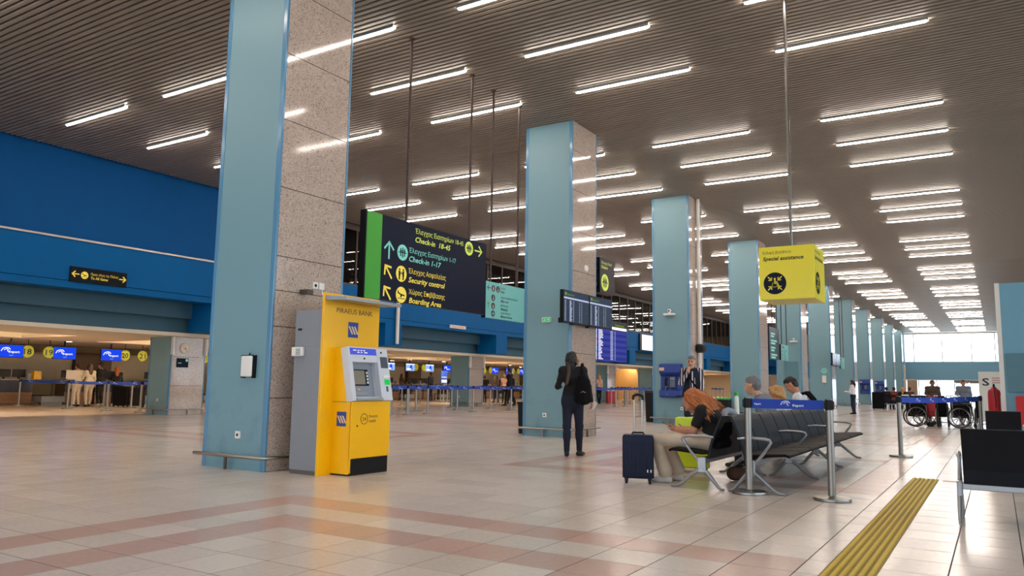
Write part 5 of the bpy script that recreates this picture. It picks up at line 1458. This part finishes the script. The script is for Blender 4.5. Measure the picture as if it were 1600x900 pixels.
# --- the orange-haired woman bent over her phone in the first seat (faces -X)
J = base_pose('sit')
J.update(pel=V3(0,.02,.50), wai=V3(0,.01,.62), che=V3(0,.055,.755), nkb=V3(0,.15,.86), head=V3(0,.265,.915), hf=V3(0,.80,-.62))
for s, n in ((-1,'L'),(1,'R')):
    J['sh'+n]=V3(.165*s,.095,.82); J['el'+n]=V3(.205*s,.185,.60); J['hip'+n]=V3(.09*s,.06,.49); J['cu'+n]=.7
    J['kn'+n]=V3(.12*s,.64,.475); J['an'+n]=V3(.115*s,.50,.085); J['to'+n]=V3(.12*s,1,0)
J['wrL']=V3(-.10,.41,.605); J['hdL']=V3(.2,1,.05); J['hnL']=V3(.6,0,1)
J['wrR']=V3(.10,.40,.605); J['hdR']=V3(-.25,1,.05); J['hnR']=V3(-.6,0,1)
J['anL']=V3(-.13,.55,.085); J['knL']=V3(-.13,.665,.48)
sw = person('orange-haired woman in black top and beige trousers bent over her phone', (-2.74, 8.80, 0), math.pi/2, J, [skinA, cblk, cbei, shw, dkm, lip, cblk], None, None, h=.0075, sleeve='short', fat=1.03, leg=1.02, flare=.088)
B = Body(); h_, f_, u_, r_ = J['head'], J['_f'], J['_u'], J['_r']
bk = V3(0, -1, 0)
B.c(h_ + u_*.045 - f_*.035, h_ + u_*.05 - f_*.05, .092, .092, 0, .04)
for q_ in (-1, -.5, 0, .5, 1):
    B.c(h_ + r_*.055*q_ - f_*.06 + u_*.02, h_ + r_*.10*q_ + bk*.20 + V3(0,0,-.04), .078, .05, 0, .05)
    B.c(h_ + r_*.08*q_ + bk*.12, h_ + r_*.125*q_ + bk*.25 + V3(0,0,-.075), .055, .028, 0, .05)
for q_ in (-1, 1): B.c(h_ + r_*.085*q_ - f_*.05 - u_*.01, h_ + r_*.105*q_ + bk*.09 + V3(0,0,-.12), .035, .022, 0, .04)
obj('hair', B.mesh('hair', [hor], .0085, noise=.005, nf=60), None, sw)
rnd = random.Random(11); b = MB(); b2 = MB()
for k in range(420):
    q_ = rnd.uniform(-1, 1); a = rnd.uniform(-.3, 1)
    p0 = h_ + u_*(.135*math.cos(q_*1.35)) + r_*.125*math.sin(q_*1.35) - f_*(.005+.09*max(a, 0))
    dirn = bk*rnd.uniform(.75, 1.15) + V3(0, 0, rnd.uniform(-.42, -.05)) + r_*q_*.32; pts = []; L_ = rnd.uniform(.20, .33); ph = rnd.uniform(0, 6)
    for i in range(8):
        tt = i/7; p = p0 + nrm(dirn)*L_*tt + V3(0, 0, -.13*tt*tt) + r_*.010*math.sin(ph+10*tt) + V3(0, 0, .010*math.cos(ph*1.7+9*tt)); pts.append(tuple(p))
    (b if k % 3 else b2).tube(pts, [.0042]*7+[.0015], 4)
obj('hair_strands', b2, mat('hair_gold', '#c98b4c', .5, noise=.2, nscale=30), sw, smooth=True)
obj('hair_strands', b, mat('hair_orange_light', '#b8693a', .5, noise=.25, nscale=30), sw, smooth=True)
b = MB()
for s in (-1, 1):
    c = h_ + u_*.150 + f_*.075 + r_*.042*s
    b.tube([tuple(c + r_*.034*math.cos(a) + nrm(f_*.6+u_*.4)*.028*math.sin(a)) for a in [2*math.pi*k/14 for k in range(14)]], .006, 6, True)
    b.prism([(.032*math.cos(2*math.pi*k/14), .026*math.sin(2*math.pi*k/14)) for k in range(14)], tuple(c), tuple(r_), tuple(nrm(f_*.6+u_*.4)), tuple(np.cross(r_, nrm(f_*.6+u_*.4))), .003)
    b.tube([tuple(c + r_*.034*s), tuple(h_ + r_*.10*s + u_*.08 - f_*.03), tuple(h_ + r_*.105*s + u_*.03 - f_*.08)], .005, 6)
obj('sunglasses', b, M('black_plastic'), sw, smooth=True)
Rz = Matrix.Rotation(math.pi/2, 4, 'Z')
p = Rz @ Vector((0, .545, .648)); b = MB(); b.box(-.038, .038, -.078, .078, -.005, .005)
o = one('phone', b, M('black_plastic'), 'dark phone held by the orange-haired seated woman', 'phone', bevel=.004); o.location = (-2.74+p.x, 8.80+p.y, p.z); o.rotation_euler = (math.radians(22), 0, math.pi/2)
# dark jacket and bag behind her
B = Body(); B.c((-2.645, 8.58, .47), (-2.645, 8.92, .47), .055, None, 0, .04); B.c((-2.635, 8.60, .60), (-2.635, 8.92, .60), .055, None, 0, .06); B.c((-2.615, 8.62, .71), (-2.615, 8.90, .70), .045, None, 0, .06)
o = one('black_jacket', B.mesh('jacket', [M('black_fabric')], .010), None, 'black jacket stuffed behind the orange-haired woman on her seat', 'jacket')
B = Body(); B.c((-2.70, 9.35, .085), (-2.60, 9.38, .085), .08, .07, 0, .04)
one('brown_bag', B.mesh('bag', [cloth('cloth_leather', '#4b3022')], .012), None, 'brown bag on the floor under the first seats', 'bag')

# --- man in a dark vest standing before the third column
J = base_pose('stand'); J['hf'] = V3(.12, 1, -.05); J['elL'] = V3(-.23, .03, 1.10); J['wrL'] = V3(-.20, .17, .92)
J['elR'] = V3(.22, .10, 1.13); J['wrR'] = V3(.055, .20, 1.37); J['hdR'] = V3(-.25, -.2, 1); J['hnR'] = V3(-.2, -1, 0); J['cuR'] = 1.1
striped = stripe_mat('striped_shirt', '#26263a', '#d8d2d6', 5.5, 'X', .38)
mv = person('grey-haired man in navy vest over striped shirt, hand at his chin', (-5.76, 16.85, 0), math.radians(195), J, [skinB, striped, cnavy, shb, dkm, lip, cnavy], 'short', hgr, h=.009, scale=1.03, fat=1.1, tm=EXTRA)
B = Body(); B.c((-.012, .085, 1.36), (-.03, .118, 1.22), .035, .05, 0, .02); B.c((-.03, .118, 1.22), (-.035, .112, .98), .05, .06, 0, .02)
q = obj('shirt_front', B.mesh('shirt', [striped], .009), None, mv); q.scale = (1.03,)*3
b = MB(); b.tube([(-.07*math.cos(a), -.012+.075*math.sin(a), 1.45+.02*math.cos(a*2)) for a in [math.radians(-200+22*k) for k in range(11)]], .018, 6); q = obj('collar', b, cnavy, mv, smooth=True); q.scale = (1.03,)*3
b = MB(); b.tube([(.12, .05, 1.45), (.05, .155, 1.30), (-.06, .165, 1.12), (-.16, .10, .98)], .016, 6, flat=1.5); q = obj('shoulder_strap', b, M('black_fabric'), mv, smooth=True); q.scale = (1.03,)*3
B = Body(); B.c((-.16, .17, .99), (-.10, .19, .97), .06, .055, 0, .03)
o = one('shoulder_bag', B.mesh('bag', [M('black_fabric')], .011), None, 'small black bag at the hip of the man in the vest', 'bag'); o.location = (-5.76, 16.85, 0); o.rotation_euler = (0, 0, math.radians(195))

# --- three more people in the seat row, seen from behind the backs
def sitter(lab, y, mats, hair, hm, dh=0, lean=.0, turn=0., sc=1.0, **k):
    J = base_pose('sit')
    for q in ('che', 'nkb', 'head'): J[q] = J[q] + V3(0, lean*(J[q][2]-.5), dh)
    for n in 'LR': J['sh'+n] = J['sh'+n] + V3(0, lean*.45, dh)
    J['hf'] = V3(math.sin(turn), math.cos(turn), k.pop('pitch', -.1))
    return person(lab, (-2.62, y, 0), math.pi/2, J, mats, hair, hm, h=.010, scale=sc, **k), J
sitter('grey-haired man in grey sweater sitting in the middle of the seat row', 11.05, [skinB, cgry, cnavy, shb, dkm, lip, cgry], 'short', hgr, dh=-.05, lean=.35, turn=.1, fat=1.1)
sitter('small curly blond person sitting right beside the grey-haired man', 11.75, [skinB, cwht, cnavy, shb, dkm, lip, cgry], 'curly', hbl, dh=-.17, lean=.1)
t, J = sitter('black-haired man in white shirt looking down, near the row end', 13.2, [skinA, cwht, cnavy, shb, dkm, lip, cgry], 'short', hb_, dh=-.02, lean=.25, pitch=-.75)
b = MB(); 
for s in (-1, 1): b.tube([(.10*s, .10, .85), (.11*s, .06, 1.0), (.10*s, -.03, 1.03), (.10*s, -.12, .92), (.10*s, -.14, .7)], .022, 6, flat=1.4)
obj('shoulder_straps', b, M('black_fabric'), t, smooth=True)
B = Body(); B.c((-2.50, 13.2, .72), (-2.50, 13.2, .90), .07, .07, 0, .04)

# --- far woman in white shirt
J = base_pose('stand'); J['elL'] = V3(-.2, .10, 1.10); J['wrL'] = V3(-.1, .36, 1.12); J['hdL'] = V3(0, 1, .2); J['elR'] = V3(.2, .08, 1.10); J['wrR'] = V3(.1, .34, 1.08); J['hdR'] = V3(0, 1, .1); J['hnL'] = V3(0, 0, -1); J['hnR'] = V3(0, 0, -1)
person('distant woman in white shirt standing with her forearms raised', (-5.4, 37.2, 0), math.radians(80), J, [skinA, cwht, cnavy, cblk, dkm, lip, cwht], 'pony', hb_, h=.013, scale=.87, fr=.011)

# --- generic figures, shared meshes with their own clothes
def gmesh(J, hair, **k):
    B = build_body(J, fr=.012, **k)
    slots = [skinA, cblk, cnavy, shb, dkm, lip, cblk]
    return B.mesh('body', slots, .016), hair_body(J, hair).mesh('hair', [hb_], .016)
J = base_pose('stand'); J['wrR'] = V3(.15, .28, 1.05); J['elR'] = V3(.22, .02, 1.12); J['hdR'] = V3(0, 1, 0); J['hnR'] = V3(0, 0, -1); G_S1 = gmesh(J, 'short', fat=1.12)
J = base_pose('stand'); J['elL'] = V3(-.23, .08, 1.12); J['wrL'] = V3(-.08, .26, 1.14); J['hdL'] = V3(.3, 1, .1); J['hnL'] = V3(0, 0, -1); J['anL'] = V3(-.12, -.12, .085); J['anR'] = V3(.1, .08, .085); G_S2 = gmesh(J, 'long')
J = base_pose('stand'); J['anL'] = V3(-.09, .16, .085); J['knL'] = V3(-.09, .13, .48); J['anR'] = V3(.09, -.22, .1); J['knR'] = V3(.09, -.02, .47); J['wrL'] = V3(-.22, -.06, .88); J['wrR'] = V3(.22, .16, .90); G_S3 = gmesh(J, 'short', fat=1.05)
J = base_pose('sit'); G_SIT = gmesh(J, 'short', fat=1.05); G_SIT2 = gmesh(base_pose('sit'), 'long')
def crowd(lab, G, x, y, deg, sc, skin, top, bot, hairm, shoe=None):
    t = thing('person', lab, 'person', (x, y, 0), math.radians(deg))
    for nm, me, ms in (('body', G[0], [skin, top, bot, shoe or shb, dkm, lip, top]), ('hair', G[1], [hairm])):
        o = obj(nm, me, None, t); o.scale = sc if isinstance(sc, tuple) else (sc,)*3
        for sl, m in zip(o.material_slots, ms): sl.link = 'OBJECT'; sl.material = m
    return t
crowd('person in cream jacket and beige trousers queuing at the left desks', G_S1, -29.25, 16.25, 95, .93, skinB, ccre, cbei, hbr)
crowd('person half hidden right of the cream-jacketed traveller, also in cream', G_S2, -29.1, 16.62, 85, .93, skinB, ccre, cbei, hbr)
crowd('man in black jacket queuing left of the low column with the clock', G_S1, -29.6, 17.35, 110, .97, skinA, cblk, cblk, hb_, shw)
crowd('red-haired woman beside the man in black jacket', G_S2, -29.6, 18.0, 60, .90, skinB, cblk, cblk, hor, shw)
crowd('person in rust top partly hidden by the low column with the clock', G_S2, -29.3, 19.5, 90, .95, skinA, cred, cblk, hb_)
crowd('person with brown hair at the desk seen just right of the cash machine', G_S2, -31.9, 38.2, -80, .95, skinA, cbrn, cblk, hbr)
crowd('traveller in navy at the desk by the blue standing sign', G_S1, -29.6, 38.2, 90, 1.0, skinA, cnavy, cnavy, hb_)
crowd('black-clad traveller at the left of the group beside the framed low column', G_S1, -24.95, 37.2, 70, .90, skinC, cblk, cblk, hb_)
crowd('dark-haired woman in rust top inside the group', G_S2, -24.55, 37.8, 150, .90, skinA, cred, cblk, hbr)
crowd('woman in brown top in the middle of the group', G_S2, -24.15, 37.2, 30, .90, skinB, cbrn, cnavy, hbr)
crowd('tall woman with big brown hair at the right of the group', G_S2, -23.75, 37.5, 200, .97, skinB, cpk, cblk, hbr)
crowd('person in dark coat behind the tall woman of the group', G_S3, -22.75, 36.6, 90, .96, skinC, cblk, cblk, hb_)
crowd('broad person in long black coat just left of the second column', G_S3, -20.75, 33.2, 100, 1.08, skinC, cblk, cblk, hb_)
crowd('blonde traveller in pale top with dark trousers behind the second column edge', G_S2, -19.95, 41.9, 60, .98, skinB, cpk, cblk, hbl)
crowd('man with dark shirt in front of the bright far exit', G_S1, -2.10, 34, 185, (1.08, 1.0, .855), skinC, cbrn, cblk, hb_)
crowd('man in grey jacket over white shirt before the far exit doors', G_S1, -1.07, 34, 180, (1.05, 1.0, .865), skinA, cgry, cnavy, hbr)
for i, (x, lab, G, tp, hm) in enumerate(((-5.2, 'distant seated traveller in black coat, leftmost of the far seat row', G_SIT, cblk, hb_), (-4.83, 'distant seated traveller with dark hair, second in the far seat row', G_SIT, cred, hb_),
                                         (-4.4, 'distant seated blonde traveller in the far seat row', G_SIT2, cblk, hbl), (-4.05, 'distant seated traveller at the right of the far seat row', G_SIT, cbrn, hbr))):
    crowd(lab, G, x, 47.75, 0, .95, skinA, tp, cnavy, hm)
